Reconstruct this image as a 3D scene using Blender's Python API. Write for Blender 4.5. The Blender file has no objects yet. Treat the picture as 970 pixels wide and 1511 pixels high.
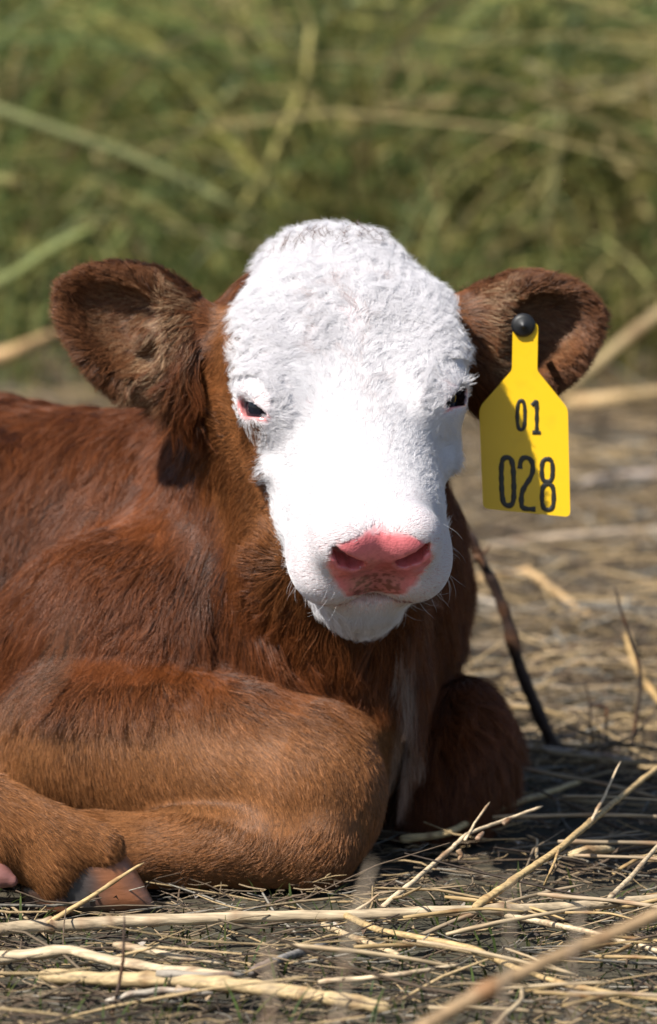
import bpy, math, os
import numpy as np
from mathutils import Vector, Matrix, kdtree, noise as mnoise

rng = np.random.default_rng(7)
FUR = 1.0            # density factor of the coat
SC = bpy.context.scene
COL = SC.collection

# ------------------------------------------------------------------ camera
CAM = np.array([0.0, -4.0, 0.9])
PITCH = math.radians(8.7)
FPX = 7800.0         # focal length in photo pixels (970 x 1511)
cd = bpy.data.cameras.new("camera")
cam = bpy.data.objects.new("camera", cd)
COL.objects.link(cam)
cam.location = CAM
cam.rotation_euler = (math.pi / 2 - PITCH, 0, 0)
cd.sensor_fit = 'VERTICAL'
cd.sensor_height = 36.0
cd.lens = 36.0 * FPX / 1511.0
cd.clip_end = 2000.0
cd.dof.use_dof = True
cd.dof.focus_distance = 3.92
cd.dof.aperture_fstop = cd.lens / 1000.0 / 0.031
SC.camera = cam

# ------------------------------------------------------------------ light
SUN_EL, SUN_AZ = math.radians(50), math.radians(48)     # azimuth: to the left of the camera, behind it
sun_dir = np.array([-math.sin(SUN_AZ) * math.cos(SUN_EL), -math.cos(SUN_AZ) * math.cos(SUN_EL), math.sin(SUN_EL)])
world = bpy.data.worlds.new("World")
SC.world = world
world.use_nodes = True
wn = world.node_tree.nodes
sky = wn.new("ShaderNodeTexSky")
sky.sky_type = 'NISHITA'
sky.sun_disc = False
sky.sun_elevation = SUN_EL
sky.sun_rotation = math.atan2(sun_dir[0], sun_dir[1])
world.node_tree.links.new(sky.outputs[0], wn["Background"].inputs[0])
wn["Background"].inputs[1].default_value = 0.075
sl = bpy.data.lights.new("sun", 'SUN')
sl.energy = 4.8
sl.angle = math.radians(0.5)
sl.color = (1.0, 0.955, 0.88)
sun = bpy.data.objects.new("sun", sl)
COL.objects.link(sun)
sun.rotation_euler = Vector(sun_dir).to_track_quat('Z', 'Y').to_euler()
SC.view_settings.view_transform = 'Standard'
SC.view_settings.look = 'None'
SC.view_settings.exposure = 0.8
SC.view_settings.gamma = 1.0
SC.cycles.max_bounces = 10
SC.cycles.diffuse_bounces = 7
SC.cycles.transparent_max_bounces = 8


# ------------------------------------------------------------------ helpers
def ray(px, py):
    """direction of the line of sight through a point of the photo"""
    a = (px - 485.0) / FPX
    b = (py - 755.5) / FPX
    cp, sp = math.cos(PITCH), math.sin(PITCH)
    return np.array([a, cp - b * sp, -sp - b * cp])


def at(px, py, y):
    d = ray(px, py)
    return CAM + d * ((y - CAM[1]) / d[1])


def on_ground(px, py, z=0.0):
    d = ray(px, py)
    return CAM + d * ((z - CAM[2]) / d[2])


def tag(o, label=None, cat=None, group=None, kind=None):
    if label: o['label'] = label
    if cat: o['category'] = cat
    if group: o['group'] = group
    if kind: o['kind'] = kind
    return o


def mesh_obj(name, verts, faces, mat=None, parent=None, cols=None, smooth=True):
    me = bpy.data.meshes.new(name)
    v = np.asarray(verts, dtype=np.float32)
    if isinstance(faces, np.ndarray):
        n, k = faces.shape
        me.vertices.add(len(v)); me.vertices.foreach_set('co', v.ravel())
        me.loops.add(n * k); me.loops.foreach_set('vertex_index', faces.astype(np.int32).ravel())
        me.polygons.add(n)
        me.polygons.foreach_set('loop_start', np.arange(0, n * k, k, dtype=np.int32))
        me.update(calc_edges=True)
    else:
        me.from_pydata([tuple(map(float, p)) for p in v], [], faces)
    me.validate()
    if smooth:
        me.polygons.foreach_set('use_smooth', np.ones(len(me.polygons), dtype=bool))
    if cols is not None:
        a = me.color_attributes.new('tint', 'FLOAT_COLOR', 'POINT')
        c = np.ones((len(v), 4), dtype=np.float32); c[:, :3] = cols
        a.data.foreach_set('color', c.ravel())
    if mat: me.materials.append(mat)
    o = bpy.data.objects.new(name, me)
    COL.objects.link(o)
    if parent: o.parent = parent
    return o


def node_mat(name):
    m = bpy.data.materials.new(name)
    m.use_nodes = True
    return m, m.node_tree.nodes, m.node_tree.links, m.node_tree.nodes["Principled BSDF"]


def noise3(P, scale, seed=0.0, octaves=2):
    """cheap vectorised value noise, -1..1"""
    out = np.zeros(len(P)); amp = 1.0; tot = 0.0
    for o in range(octaves):
        q = P * scale * (2 ** o) + seed * 17.31 + o * 5.7
        i = np.floor(q).astype(np.int64); f = q - i
        f = f * f * (3 - 2 * f)
        acc = 0
        for dx in (0, 1):
            for dy in (0, 1):
                for dz in (0, 1):
                    h = (i[:, 0] + dx) * 73856093 ^ (i[:, 1] + dy) * 19349663 ^ (i[:, 2] + dz) * 83492791
                    h = (h * 2654435761) & 0xFFFFFFFF
                    h = ((h >> 15) ^ h) * 2246822519 & 0xFFFFFFFF
                    h = ((h >> 13) ^ h) & 0xFFFF
                    w = (f[:, 0] if dx else 1 - f[:, 0]) * (f[:, 1] if dy else 1 - f[:, 1]) * (f[:, 2] if dz else 1 - f[:, 2])
                    acc = acc + w * (h / 32767.5 - 1)
        out += acc * amp; tot += amp; amp *= 0.5
    return out / tot


def unit(v):
    return v / np.maximum(np.linalg.norm(v, axis=-1, keepdims=True), 1e-9)


def sstep(a, b, x):
    t = np.clip((x - a) / (b - a), 0, 1)
    return t * t * (3 - 2 * t)


# ------------------------------------------------------------------ the calf as a distance field
def smin(a, b, k):
    h = np.maximum(k - np.abs(a - b), 0) / k
    return np.minimum(a, b) - h * h * k * 0.25


def smax(a, b, k):
    return -smin(-a, -b, k)


def rcone(P, a, b, ra, rb):
    a = np.asarray(a, np.float32); b = np.asarray(b, np.float32)
    ab = b - a
    t = np.clip((P - a) @ ab / (ab @ ab), 0, 1)
    return np.linalg.norm(P - a - t[:, None] * ab, axis=1) - (ra + (rb - ra) * t)


def ell(P, c, r, M=None):
    q = P - np.asarray(c, np.float32)
    if M is not None: q = q @ np.asarray(M, np.float32).T      # rows of M are the axes
    r = np.asarray(r, np.float32)
    k0 = np.linalg.norm(q / r, axis=1); k1 = np.linalg.norm(q / (r * r), axis=1)
    return k0 * (k0 - 1) / np.maximum(k1, 1e-6)


YAW, HP, ROLL = math.radians(9), math.radians(43), math.radians(1.5)
F = np.array([math.sin(YAW) * math.cos(HP), -math.cos(YAW) * math.cos(HP), -math.sin(HP)])
U = np.array([math.sin(YAW) * math.sin(HP), -math.cos(YAW) * math.sin(HP), math.cos(HP)])
R = np.array([math.cos(YAW), math.sin(YAW), 0.0])
R, U = R * math.cos(ROLL) + U * math.sin(ROLL), U * math.cos(ROLL) - R * math.sin(ROLL)
HM = np.stack([F, U, R]).astype(np.float32)
H0 = at(517, 599, 0.03)


def hl(P):                      # world -> head (t along the nose, u up off the forehead, r to the right)
    return (P - H0.astype(np.float32)) @ HM.T


def hw(t, u, r):                # head -> world
    return H0 + t * F + u * U + r * R


PT = np.array([-.150, -.125, -.09, -.05, -.01, .03, .07, .105, .135, .160, .185])
PW = np.array([.054, .068, .0780, .0815, .0785, .0715, .0650, .0625, .0580, .0500, .038])
PU = np.array([.012, .034, .059, .068, .058, .049, .044, .044, .047, .050, .040])
PB = np.array([-.040, -.060, -.085, -.105, -.108, -.103, -.094, -.088, -.085, -.078, -.070])
PN = np.array([2.1, 2.25, 2.4, 2.5, 2.5, 2.4, 2.4, 2.5, 2.5, 2.5, 2.4])


def prof(A, t):
    # smooth interpolation (cubic through the nodes)
    i = np.clip(np.searchsorted(PT, t) - 1, 0, len(PT) - 2)
    m = np.gradient(A, PT)
    h = PT[i + 1] - PT[i]
    s = np.clip((t - PT[i]) / h, 0, 1)
    s2, s3 = s * s, s * s * s
    return ((2 * s3 - 3 * s2 + 1) * A[i] + (s3 - 2 * s2 + s) * h * m[i] + (-2 * s3 + 3 * s2) * A[i + 1] + (s3 - s2) * h * m[i + 1]).astype(np.float32)


EYE_R = 0.0190
EYES = {}
for s in (-1, 1):
    EYES[s] = np.array([0.015, 0.020 if s < 0 else 0.0235, -0.0645 if s < 0 else 0.0595])


def eye_axes(s):                # slit axis and the way the eye looks, in head axes
    return unit(np.array([.68, .27, -s * .53])), unit(np.array([.40, .50, s * .77]))


def head_sdf(P):
    q = hl(P)
    t, u, r = q[:, 0], q[:, 1], q[:, 2]
    w, tp, bt, n = prof(PW, t), prof(PU, t), prof(PB, t), prof(PN, t)
    uc = tp * 0.42 + bt * 0.58
    h = np.where(u > uc, tp - uc, uc - bt)
    v = np.abs(u - uc) / h
    # jaw narrower than the brow
    ww = w * (1 - 0.40 * sstep(0.0, 1.0, (uc + .02 - u) / (uc + .02 - bt)))
    Q = ((np.abs(r) / ww) ** n + v ** n) ** (1 / n)
    d = (Q - 1) * np.minimum(w, h) * 0.95
    # nose pad plane, sloping back toward the chin; rounded poll
    front = np.maximum((t - 0.1700) * 0.97 - (u - 0.022) * 0.16, -0.2)
    d = smax(d, front, 0.024)
    d = smax(d, -(t + 0.150) + (u - .05) * 0.1, 0.07)
    # upper lip and lower jaw
    for s in (-1, 1):
        d = smin(d, ell(q, (.140, -.016, s * .034), (.032, .026, .026)), .016)
    d = smin(d, ell(q, (.124, -.058, 0), (.036, .031, .035)), .012)
    for s in (-1, 1):
        d = smin(d, ell(q, (-.03, -.045, s * .060), (.060, .05, .022)), .03)         # cheek
        d = smin(d, ell(q, (-.026, .030, s * .062), (.050, .022, .022)), .034)       # brow
        d = smin(d, ell(q, (.026, -.010, s * .068), (.032, .012, .011)), .018)       # under the eye
    d = smin(d, ell(q, (-.110, .030, -.002), (.030, .025, .046)), .03)               # poll
    # mouth crease
    pts = [(.118, -.024, -.062), (.146, -.032, -.042), (.160, -.033, 0), (.146, -.032, .042), (.118, -.024, .062)]
    g = None
    for a, b in zip(pts[:-1], pts[1:]):
        c = rcone(q, a, b, .0046, .0046)
        g = c if g is None else np.minimum(g, c)
    d = smax(d, -g, .007)
    # nostrils
    for s in (-1, 1):
        d = smin(d, ell(q, (.153, .030, s * .026), (.0200, .023, .021)), .016)
        sp = [(.185, .0455, .0340), (.183, .040, .0328), (.181, .033, .0285), (.178, .026, .0215), (.176, .022, .0140)]
        sr = [.0018, .0048, .0066, .0060, .0032]
        g = None
        for k_ in range(4):
            a, b = np.array(sp[k_]) * (1, 1, s), np.array(sp[k_ + 1]) * (1, 1, s)
            c = rcone(q, a, b, sr[k_], sr[k_ + 1])
            inn = np.array([-.024, -.004, s * .002])
            c = smin(c, rcone(q, (a + b) / 2, (a + b) / 2 + inn, sr[k_], sr[k_]), .003)
            g = c if g is None else smin(g, c, .003)
        d = smax(d, -g, .003)
    d = smax(d, -rcone(q, (.182, .012, 0), (.172, -.025, 0), .002, .002), .010)
    # eyes: lid bulge, then the opening
    for s in (-1, 1):
        e = EYES[s].astype(np.float32)
        ax, o = eye_axes(s)
        d = smin(d, np.linalg.norm(q - e, axis=1) - (EYE_R + .0020), .024)
        k = q - e
        up = np.cross(ax, o)
        pq = np.stack([k @ ax.astype(np.float32), k @ up.astype(np.float32), np.zeros(len(q), np.float32)], 1)
        slot = rcone(pq, (-.0060, 0, 0), (.0130, 0, 0), .0088, .0026)
        d = smax(d, -np.maximum(slot, .004 - k @ o.astype(np.float32)), .0014)
    return d


# ears
def ear_frame(s):
    if s < 0:
        base, tip = at(316, 530, .09), at(84, 436, .105)
        nrm = np.array([-.10, -1.0, -.10])
    else:
        base, tip = at(656, 512, .125), at(890, 474, .135)
        nrm = np.array([.12, -1.0, -.10])
    A = tip - base; L = np.linalg.norm(A); A = A / L
    N = nrm - A * (nrm @ A); N = unit(N)
    B = np.cross(N, A) * (1 if s > 0 else -1)
    if B[2] < 0: B = -B
    return base, A, B, N, L


EARS = {s: ear_frame(s) for s in (-1, 1)}


def ear_local(P, s):
    base, A, B, N, L = EARS[s]
    return (P - base.astype(np.float32)) @ np.stack([A, B, N]).astype(np.float32).T


def ear_sdf(P, s):
    q = ear_local(P, s)
    base, A, B, N, L = EARS[s]
    k = L / 0.122
    o = ell(q, (.078 * k, .004, -.004), (.043 * k, .036, .024))
    o = smin(o, ell(q, (.054 * k, -.006, -.003), (.044, .046, .024)), .03)
    o = smin(o, rcone(q, (-.02, .0, -.012), (.05, -.004, -.006), .034, .036), .03)
    i = ell(q, (.076 * k, .008, .014), (.034 * k, .025, .020))
    i = smin(i, ell(q, (.060, -.004, .016), (.030, .026, .017)), .02)
    o = smax(o, -i, .014)
    # folds sweeping from the base over the bowl
    o = smin(o, rcone(q, (-.005, .018, .004), (.052, .000, .004), .014, .005), .022)
    o = smin(o, rcone(q, (-.01, -.026, .004), (.05, -.040, .004), .014, .007), .018)
    return o


def calf_sdf(P):
    P = np.asarray(P, np.float32)
    # barrel
    d = rcone(P, (-.06, .30, .165), (-.72, .50, .170), .140, .158)
    d = smin(d, ell(P, (-.36, .40, .155), (.30, .185, .158)), .06)
    d = smin(d, ell(P, (-.76, .50, .16), (.20, .17, .165)), .06)           # rump
    d = smin(d, ell(P, (-.014, .24, .155), (.090, .13, .130)), .06)          # chest
    d = smin(d, ell(P, (-.10, .29, .235), (.13, .10, .090)), .05)          # withers
    # shoulders
    d = smin(d, ell(P, (-.140, .130, .160), (.12, .075, .095)), .065)
    d = smin(d, ell(P, (.030, .26, .145), (.048, .09, .115)), .03)
    # neck
    d = smin(d, rcone(P, (-.020, .24, .215), (-.012, .115, .365), .105, .088), .08)
    d = smin(d, rcone(P, (-.008, .13, .14), (.000, .055, .27), .074, .066), .035)
    d = smin(d, ell(P, (.020, .120, .110), (.044, .070, .086)), .03)       # brisket
    # folded near foreleg: forearm, knee, cannon
    d = smin(d, rcone(P, (-.185, .085, .092), (-.025, .020, .076), .076, .064), .022)
    d = smin(d, ell(P, (-.012, .006, .058), (.050, .050, .058)), .025)
    leg2 = rcone(P, (-.012, -.018, .036), (-.175, -.024, .026), .038, .027)
    leg2 = smin(leg2, rcone(P, (-.175, -.024, .026), (-.265, .02, .026), .027, .032), .02)
    leg2 = smin(leg2, rcone(P, (-.265, .02, .026), (-.30, .05, .02), .030, .022), .015)
    d = smin(d, leg2, .010)
    # far foreleg, seen end on in the shade
    d = smin(d, ell(P, (.099, .205, .062), (.042, .070, .060)), .012)
    d = smin(d, rcone(P, (.092, .165, .03), (.108, .34, .04), .032, .028), .02)
    # hind leg: thigh, shank, cannon reaching forward, fetlock and pastern
    d = smin(d, ell(P, (-.70, .28, .15), (.17, .10, .14)), .04)
    hl_ = rcone(P, (-.60, .17, .16), (-.76, .12, .06), .065, .042)
    hl_ = smin(hl_, rcone(P, (-.76, .12, .06), (-.70, .02, .045), .040, .034), .03)
    hl_ = smin(hl_, rcone(P, (-.70, .02, .045), (-.315, -.095, .050), .032, .030), .02)
    hl_ = smin(hl_, ell(P, (-.272, -.108, .060), (.050, .034, .040)), .02)
    hl_ = smin(hl_, rcone(P, (-.262, -.110, .066), (-.172, -.121, .051), .040, .019), .015)
    hl_ = smin(hl_, ell(P, (-.208, -.120, .040), (.022, .026, .026)), .015)
    d = smin(d, hl_, .012)
    # far hind leg, tail
    m = P[:, 0] < -.35
    if m.any():
        p = P[m]; e = d[m]
        e = smin(e, rcone(p, (-.72, .66, .12), (-.45, .72, .05), .08, .05), .03)
        e = smin(e, rcone(p, (-.45, .72, .05), (-.70, .80, .03), .04, .03), .02)
        e = smin(e, rcone(p, (-.93, .53, .24), (-.99, .46, .05), .022, .014), .03)
        d[m] = smin(e, rcone(p, (-.99, .46, .05), (-.93, .27, .02), .014, .012), .02)
    # head and ears
    m = (P[:, 2] > .14) & (P[:, 0] > -.27) & (P[:, 1] < .30)
    if m.any():
        p = P[m]; e = smin(d[m], head_sdf(p), .032)
        for s in (-1, 1):
            k = np.abs(p[:, 0] - (.15 if s > 0 else -.15)) < .13
            if k.any():
                e[k] = smin(e[k], ear_sdf(p[k], s), .016)
        d[m] = e
    return d


def grad_sdf(P, e=.0015):
    g = np.empty((len(P), 3), np.float32)
    for k in range(3):
        o = np.zeros(3, np.float32); o[k] = e
        g[:, k] = calf_sdf(P + o) - calf_sdf(P - o)
    return g


def surface_net(sdf, lo, hi, h):
    B = 8
    n = np.ceil((np.asarray(hi) - lo) / (h * B)).astype(int)
    cx = [lo[k] + (np.arange(n[k]) + .5) * h * B for k in range(3)]
    C = np.stack(np.meshgrid(*cx, indexing='ij'), -1).reshape(-1, 3).astype(np.float32)
    fc = sdf(C)
    act = np.abs(fc) < h * B * 1.25
    N = n * B + 1
    D = np.repeat(np.repeat(np.repeat(fc.reshape(n), B, 0), B, 1), B, 2)
    D = np.pad(D, ((0, 1),) * 3, mode='edge').astype(np.float32)
    ai = np.argwhere(act.reshape(n)) * B
    off = np.stack(np.meshgrid(*[np.arange(B + 1)] * 3, indexing='ij'), -1).reshape(-1, 3)
    for c in range(0, len(ai), 400):
        idx = (ai[c:c + 400, None, :] + off[None]).reshape(-1, 3)
        D[idx[:, 0], idx[:, 1], idx[:, 2]] = sdf((np.asarray(lo) + idx * h).astype(np.float32))
    S = D < 0
    cnt = np.zeros(N - 1, np.uint8)
    for dx in (0, 1):
        for dy in (0, 1):
            for dz in (0, 1):
                cnt += S[dx:N[0] - 1 + dx, dy:N[1] - 1 + dy, dz:N[2] - 1 + dz]
    cells = np.argwhere((cnt > 0) & (cnt < 8))
    vid = np.full(N - 1, -1, np.int32)
    vid[cells[:, 0], cells[:, 1], cells[:, 2]] = np.arange(len(cells))
    acc = np.zeros((len(cells), 3)); num = np.zeros(len(cells))
    corners = [(a, b, c) for a in (0, 1) for b in (0, 1) for c in (0, 1)]
    for a in corners:
        for k in range(3):
            if a[k]: continue
            b = list(a); b[k] = 1
            ia, ib = cells + a, cells + b
            fa = D[ia[:, 0], ia[:, 1], ia[:, 2]]; fb = D[ib[:, 0], ib[:, 1], ib[:, 2]]
            m = (fa < 0) != (fb < 0)
            tt = np.where(m, fa / np.where(m, fa - fb, 1), 0)
            p = np.tile(np.array(a, float), (len(cells), 1)); p[:, k] += tt
            acc += p * m[:, None]; num += m
    V = np.asarray(lo) + (cells + acc / num[:, None]) * h
    faces = []
    for k in range(3):
        sl0 = [slice(1, -1)] * 3; sl0[k] = slice(0, -1); sl1 = list(sl0); sl1[k] = slice(1, None)
        a, b = S[tuple(sl0)], S[tuple(sl1)]
        e = np.argwhere(a != b)
        base = e + 1; base[:, k] -= 1
        fl = a[e[:, 0], e[:, 1], e[:, 2]]
        i, j = (k + 1) % 3, (k + 2) % 3
        di = np.zeros(3, int); di[i] = 1; dj = np.zeros(3, int); dj[j] = 1
        q = [base - di - dj, base - dj, base, base - di]
        q = np.stack([vid[x[:, 0], x[:, 1], x[:, 2]] for x in q], 1)
        q[~fl] = q[~fl][:, ::-1]
        faces.append(q)
    return V, np.concatenate(faces), (D, np.asarray(lo, float), h)


V, Fq, FIELD = surface_net(calf_sdf, (-1.06, -.20, -.03), (.33, .90, .56), .0030)
g = unit(grad_sdf(V.astype(np.float32)))
V = V - g * np.clip(calf_sdf(V.astype(np.float32)), -.002, .002)[:, None]
VN = unit(grad_sdf(V.astype(np.float32)))
print("calf verts", len(V), "quads", len(Fq))


# refine the muzzle and the eyes, where the detail is finest
def build_body(mat):
    import bmesh
    o = mesh_obj("body", V, Fq, mat)
    bm = bmesh.new(); bm.from_mesh(o.data)
    q = hl(V.astype(np.float32))
    near = (q[:, 0] > .115) & (q[:, 1] > -.06)
    for s_ in (-1, 1):
        near |= np.linalg.norm(q - EYES[s_].astype(np.float32), axis=1) < .030
    bm.verts.ensure_lookup_table()
    eds = [e for e in bm.edges if near[e.verts[0].index] and near[e.verts[1].index]]
    bmesh.ops.subdivide_edges(bm, edges=eds, cuts=1, use_grid_fill=True)
    bm.to_mesh(o.data); bm.free()
    n = len(o.data.vertices)
    P = np.empty(n * 3, np.float32); o.data.vertices.foreach_get('co', P); P = P.reshape(-1, 3)
    new = np.arange(n) >= len(V)
    for _ in range(2):
        p = P[new]
        P[new] = p - unit(grad_sdf(p, .0008)) * np.clip(calf_sdf(p), -.002, .002)[:, None]
    o.data.vertices.foreach_set('co', P.ravel())
    o.data.polygons.foreach_set('use_smooth', np.ones(len(o.data.polygons), bool))
    o.data.update()
    return o, P


# ------------------------------------------------------------------ coat pattern (where the hair is white, brown or absent)
def coat(P):
    """returns white 0..1, bare pink 0..1, pad 0..1, rim 0..1 from the place on the body"""
    P = np.asarray(P, np.float32)
    q = hl(P)
    t, u, r = q[:, 0], q[:, 1], q[:, 2]
    jit = noise3(P, 55, 3, 3) * .010
    lim = np.interp(t, [-.16, -.135, -.11, -.06, -.02, .012, .03, .06, .10, .118, .130], [.034, .044, .059, .075, .082, .082, .074, .072, .072, .080, .20])
    lim = lim + .016 * sstep(0, .02, r) * sstep(-.01, .01, t)
    a = sstep(-.004, .004, lim - np.abs(r) * 1.0 + jit)
    ulow = np.interp(t, [-.15, -.06, 0, .02, .06, .10, .115], [.02, .004, .004, .010, -.012, -.055, -.2])
    ulow = ulow - .045 * sstep(0, .02, r) * sstep(-.02, .005, t)
    a = a * sstep(-.006, .006, u - ulow + jit)
    a = a * sstep(-.150, -.138, t + jit)
    a = a * (calf_near_head(P) > 0)
    k_ = a > 0
    if k_.any():
        a[k_] = a[k_] * sstep(.009, .003, head_sdf(P[k_]))
    for s_ in (-1, 1):
        de = np.linalg.norm(q - (EYES[s_] + np.array([-.002, .010, s_ * .004])), axis=1)
        a = np.maximum(a, sstep(.0295, .0225, de + jit * .5))
    pad_w = np.interp(u - .012, [-.038, -.030, -.010, .010, .028, .034, .040], [.008, .021, .033, .040, .037, .030, .018])
    pj = noise3(P, 160, 5, 2) * .003
    pad = sstep(-.003, .003, pad_w - np.abs(r) + pj) * sstep(.053, .048, u + pj) * sstep(-.028, -.022, u + pj) * sstep(.150, .158, t)
    lips = sstep(.012, .004, np.abs(u + .032)) * sstep(.128, .150, t) * sstep(.066, .05, np.abs(r))
    rim = np.zeros(len(P), np.float32)
    for s_ in (-1, 1):
        ax, o = eye_axes(s_)
        e = EYES[s_] + o * (EYE_R + .001)
        dd = rcone(q, e - ax * .0060, e + ax * .0150, .0086, .0028)
        upv = np.cross(ax, o); upv = upv * np.sign(upv[1] - upv[0])
        side = ((q - e) @ upv.astype(np.float32))
        rim = np.maximum(rim, sstep(.0034, .0012, dd + noise3(P, 200, 2, 1) * .001 + .0022 * sstep(-.002, .004, side)))
    # pale strip on the brisket
    strip = sstep(.010, .002, np.abs(P[:, 0] - .058 - noise3(P, 30, 9, 2) * .007)) * sstep(.02, .05, P[:, 2]) * sstep(.22, .19, P[:, 2]) * (P[:, 1] < .16)
    return np.maximum(a, 0), np.maximum(strip * .30, 0), pad, np.maximum(lips * (1 - pad), 0), rim


def calf_near_head(P):
    q = hl(P)
    return ((np.abs(q[:, 2]) < .11) & (q[:, 0] > -.16) & (q[:, 0] < .21) & (q[:, 1] > -.135) & (q[:, 1] < .13)).astype(np.float32)


BROWN_BODY = np.array([.094, .0275, .0075])
BROWN_LEG = np.array([.172, .070, .024])
BROWN_EAR = np.array([.125, .050, .021])
WHITE = np.array([.79, .775, .79])


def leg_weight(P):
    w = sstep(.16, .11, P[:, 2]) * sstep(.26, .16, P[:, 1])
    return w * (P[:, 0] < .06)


# ------------------------------------------------------------------ hide material
hide, nd, lk, pb = node_mat("hide")
ca = nd.new("ShaderNodeAttribute"); ca.attribute_name = 'tint'
ma = nd.new("ShaderNodeAttribute"); ma.attribute_name = 'wet'
tc = nd.new("ShaderNodeTexCoord")
nz = nd.new("ShaderNodeTexNoise"); nz.inputs['Scale'].default_value = 190; nz.inputs['Detail'].default_value = 4
lk.new(tc.outputs['Object'], nz.inputs['Vector'])
mx = nd.new("ShaderNodeMix"); mx.data_type = 'RGBA'; mx.blend_type = 'MULTIPLY'
rp = nd.new("ShaderNodeValToRGB")
rp.color_ramp.elements[0].position = .30; rp.color_ramp.elements[0].color = (.55, .42, .40, 1)
rp.color_ramp.elements[1].position = .58; rp.color_ramp.elements[1].color = (1, 1, 1, 1)
lk.new(nz.outputs['Fac'], rp.inputs[0])
mx.inputs['Factor'].default_value = .35
lk.new(ca.outputs['Color'], mx.inputs['A']); lk.new(rp.outputs[0], mx.inputs['B'])
lk.new(mx.outputs['Result'], pb.inputs['Base Color'])
rr = nd.new("ShaderNodeMapRange"); rr.inputs['To Min'].default_value = .8; rr.inputs['To Max'].default_value = .17
lk.new(ma.outputs['Fac'], rr.inputs['Value']); lk.new(rr.outputs[0], pb.inputs['Roughness'])
vo = nd.new("ShaderNodeTexVoronoi"); vo.inputs['Scale'].default_value = 620
lk.new(tc.outputs['Object'], vo.inputs['Vector'])
bp = nd.new("ShaderNodeBump"); bp.inputs['Distance'].default_value = .0012
mu = nd.new("ShaderNodeMath"); mu.operation = 'MULTIPLY'; mu.inputs[1].default_value = .16
lk.new(ma.outputs['Fac'], mu.inputs[0]); lk.new(mu.outputs[0], bp.inputs['Strength'])
lk.new(vo.outputs['Distance'], bp.inputs['Height']); lk.new(bp.outputs[0], pb.inputs['Normal'])
cw = nd.new("ShaderNodeMath"); cw.operation = 'MULTIPLY'; cw.inputs[1].default_value = .55
lk.new(ma.outputs['Fac'], cw.inputs[0]); lk.new(cw.outputs[0], pb.inputs['Coat Weight']); pb.inputs['Coat Roughness'].default_value = .10

calf = bpy.data.objects.new("calf", None)
COL.objects.link(calf)
tag(calf, "red-brown calf with a white face lying in dry straw", "calf")
body, BP = build_body(hide)
body.parent = calf

BP32 = BP.astype(np.float32)
wht, strip, pad, lips, rim = coat(BP32)
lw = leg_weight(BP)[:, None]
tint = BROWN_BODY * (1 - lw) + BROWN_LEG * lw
tint = tint * .40  # hide colour darkened, painting shade into the gaps of the fur
skinpink = np.array([.66, .40, .39])
tint = tint * (1 - wht[:, None]) + np.array([.74, .62, .62]) * wht[:, None]
tint = tint * (1 - strip[:, None] * .6) + np.array([.5, .4, .34]) * strip[:, None] * .6
HQ = hl(BP32)
# pink of the nose pad, browner and mottled on the lower middle
low = sstep(.024, -.004, HQ[:, 1]) * sstep(.030, .012, np.abs(HQ[:, 2]))
spot = sstep(.02, .30, noise3(BP, 300, 11, 2) + low * .30 - .16)
seam = sstep(.010, .002, np.abs(HQ[:, 1] - .018 - .25 * np.abs(HQ[:, 2]))) * sstep(.036, .022, np.abs(HQ[:, 2]))
padc = np.array([.78, .205, .225]) * np.ones_like(BP)
padc = padc * (1 - .55 * low[:, None]) + np.array([.40, .20, .18]) * .55 * low[:, None]
padc = padc * (1 - .75 * spot[:, None] * np.maximum(low, .30)[:, None]) + np.array([.13, .038, .028]) * (.75 * spot * np.maximum(low, .30))[:, None]
padc = padc * (1 - .45 * seam[:, None]) + np.array([.33, .045, .030]) * .45 * seam[:, None]
tint = tint * (1 - pad[:, None]) + padc * pad[:, None]
lipn = lips * (.75 + .25 * noise3(BP, 220, 4, 1))
tint = tint * (1 - lipn[:, None] * .8) + np.array([.52, .27, .27]) * lipn[:, None] * .8
tint = tint * (1 - rim[:, None]) + np.array([.62, .24, .24]) * rim[:, None]
# dark lid margin at the outer corner of the far eye
ax_, o_ = eye_axes(1)
k_ = HQ - EYES[1].astype(np.float32)
pq_ = np.stack([k_ @ ax_.astype(np.float32), k_ @ np.cross(ax_, o_).astype(np.float32), np.zeros(len(BP), np.float32)], 1)
dk = sstep(.0012, .0002, rcone(pq_, (-.0060, 0, 0), (.0130, 0, 0), .0088, .0026)) * sstep(.004, -.002, pq_[:, 0]) * (k_ @ o_.astype(np.float32) > 0) * (np.linalg.norm(k_, axis=1) < .035)
tint = tint * (1 - dk[:, None]) + np.array([.030, .014, .012]) * dk[:, None]
ml = sstep(.0052, .0022, np.abs(HQ[:, 1] + .033 - .006 * sstep(.03, .055, np.abs(HQ[:, 2])))) * sstep(.110, .125, HQ[:, 0]) * (wht > .3)  # mouth crease tinted darker, its shade painted into the skin
tint = tint * (1 - .8 * ml[:, None]) + np.array([.20, .085, .085]) * .8 * ml[:, None]
# freckles around the pad
fk = sstep(.30, .50, noise3(BP, 420, 8, 1)) * sstep(.10, .145, HQ[:, 0]) * sstep(.085, .05, np.abs(HQ[:, 2])) * (HQ[:, 1] > -.045) * (1 - pad) * wht
fk *= sstep(.030, .012, np.maximum(np.abs(HQ[:, 2]) - .034, 0) + np.maximum(np.abs(HQ[:, 1] - .005) - .03, 0))
tint = tint * (1 - .55 * fk[:, None]) + np.array([.42, .20, .20]) * .55 * fk[:, None]
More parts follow.
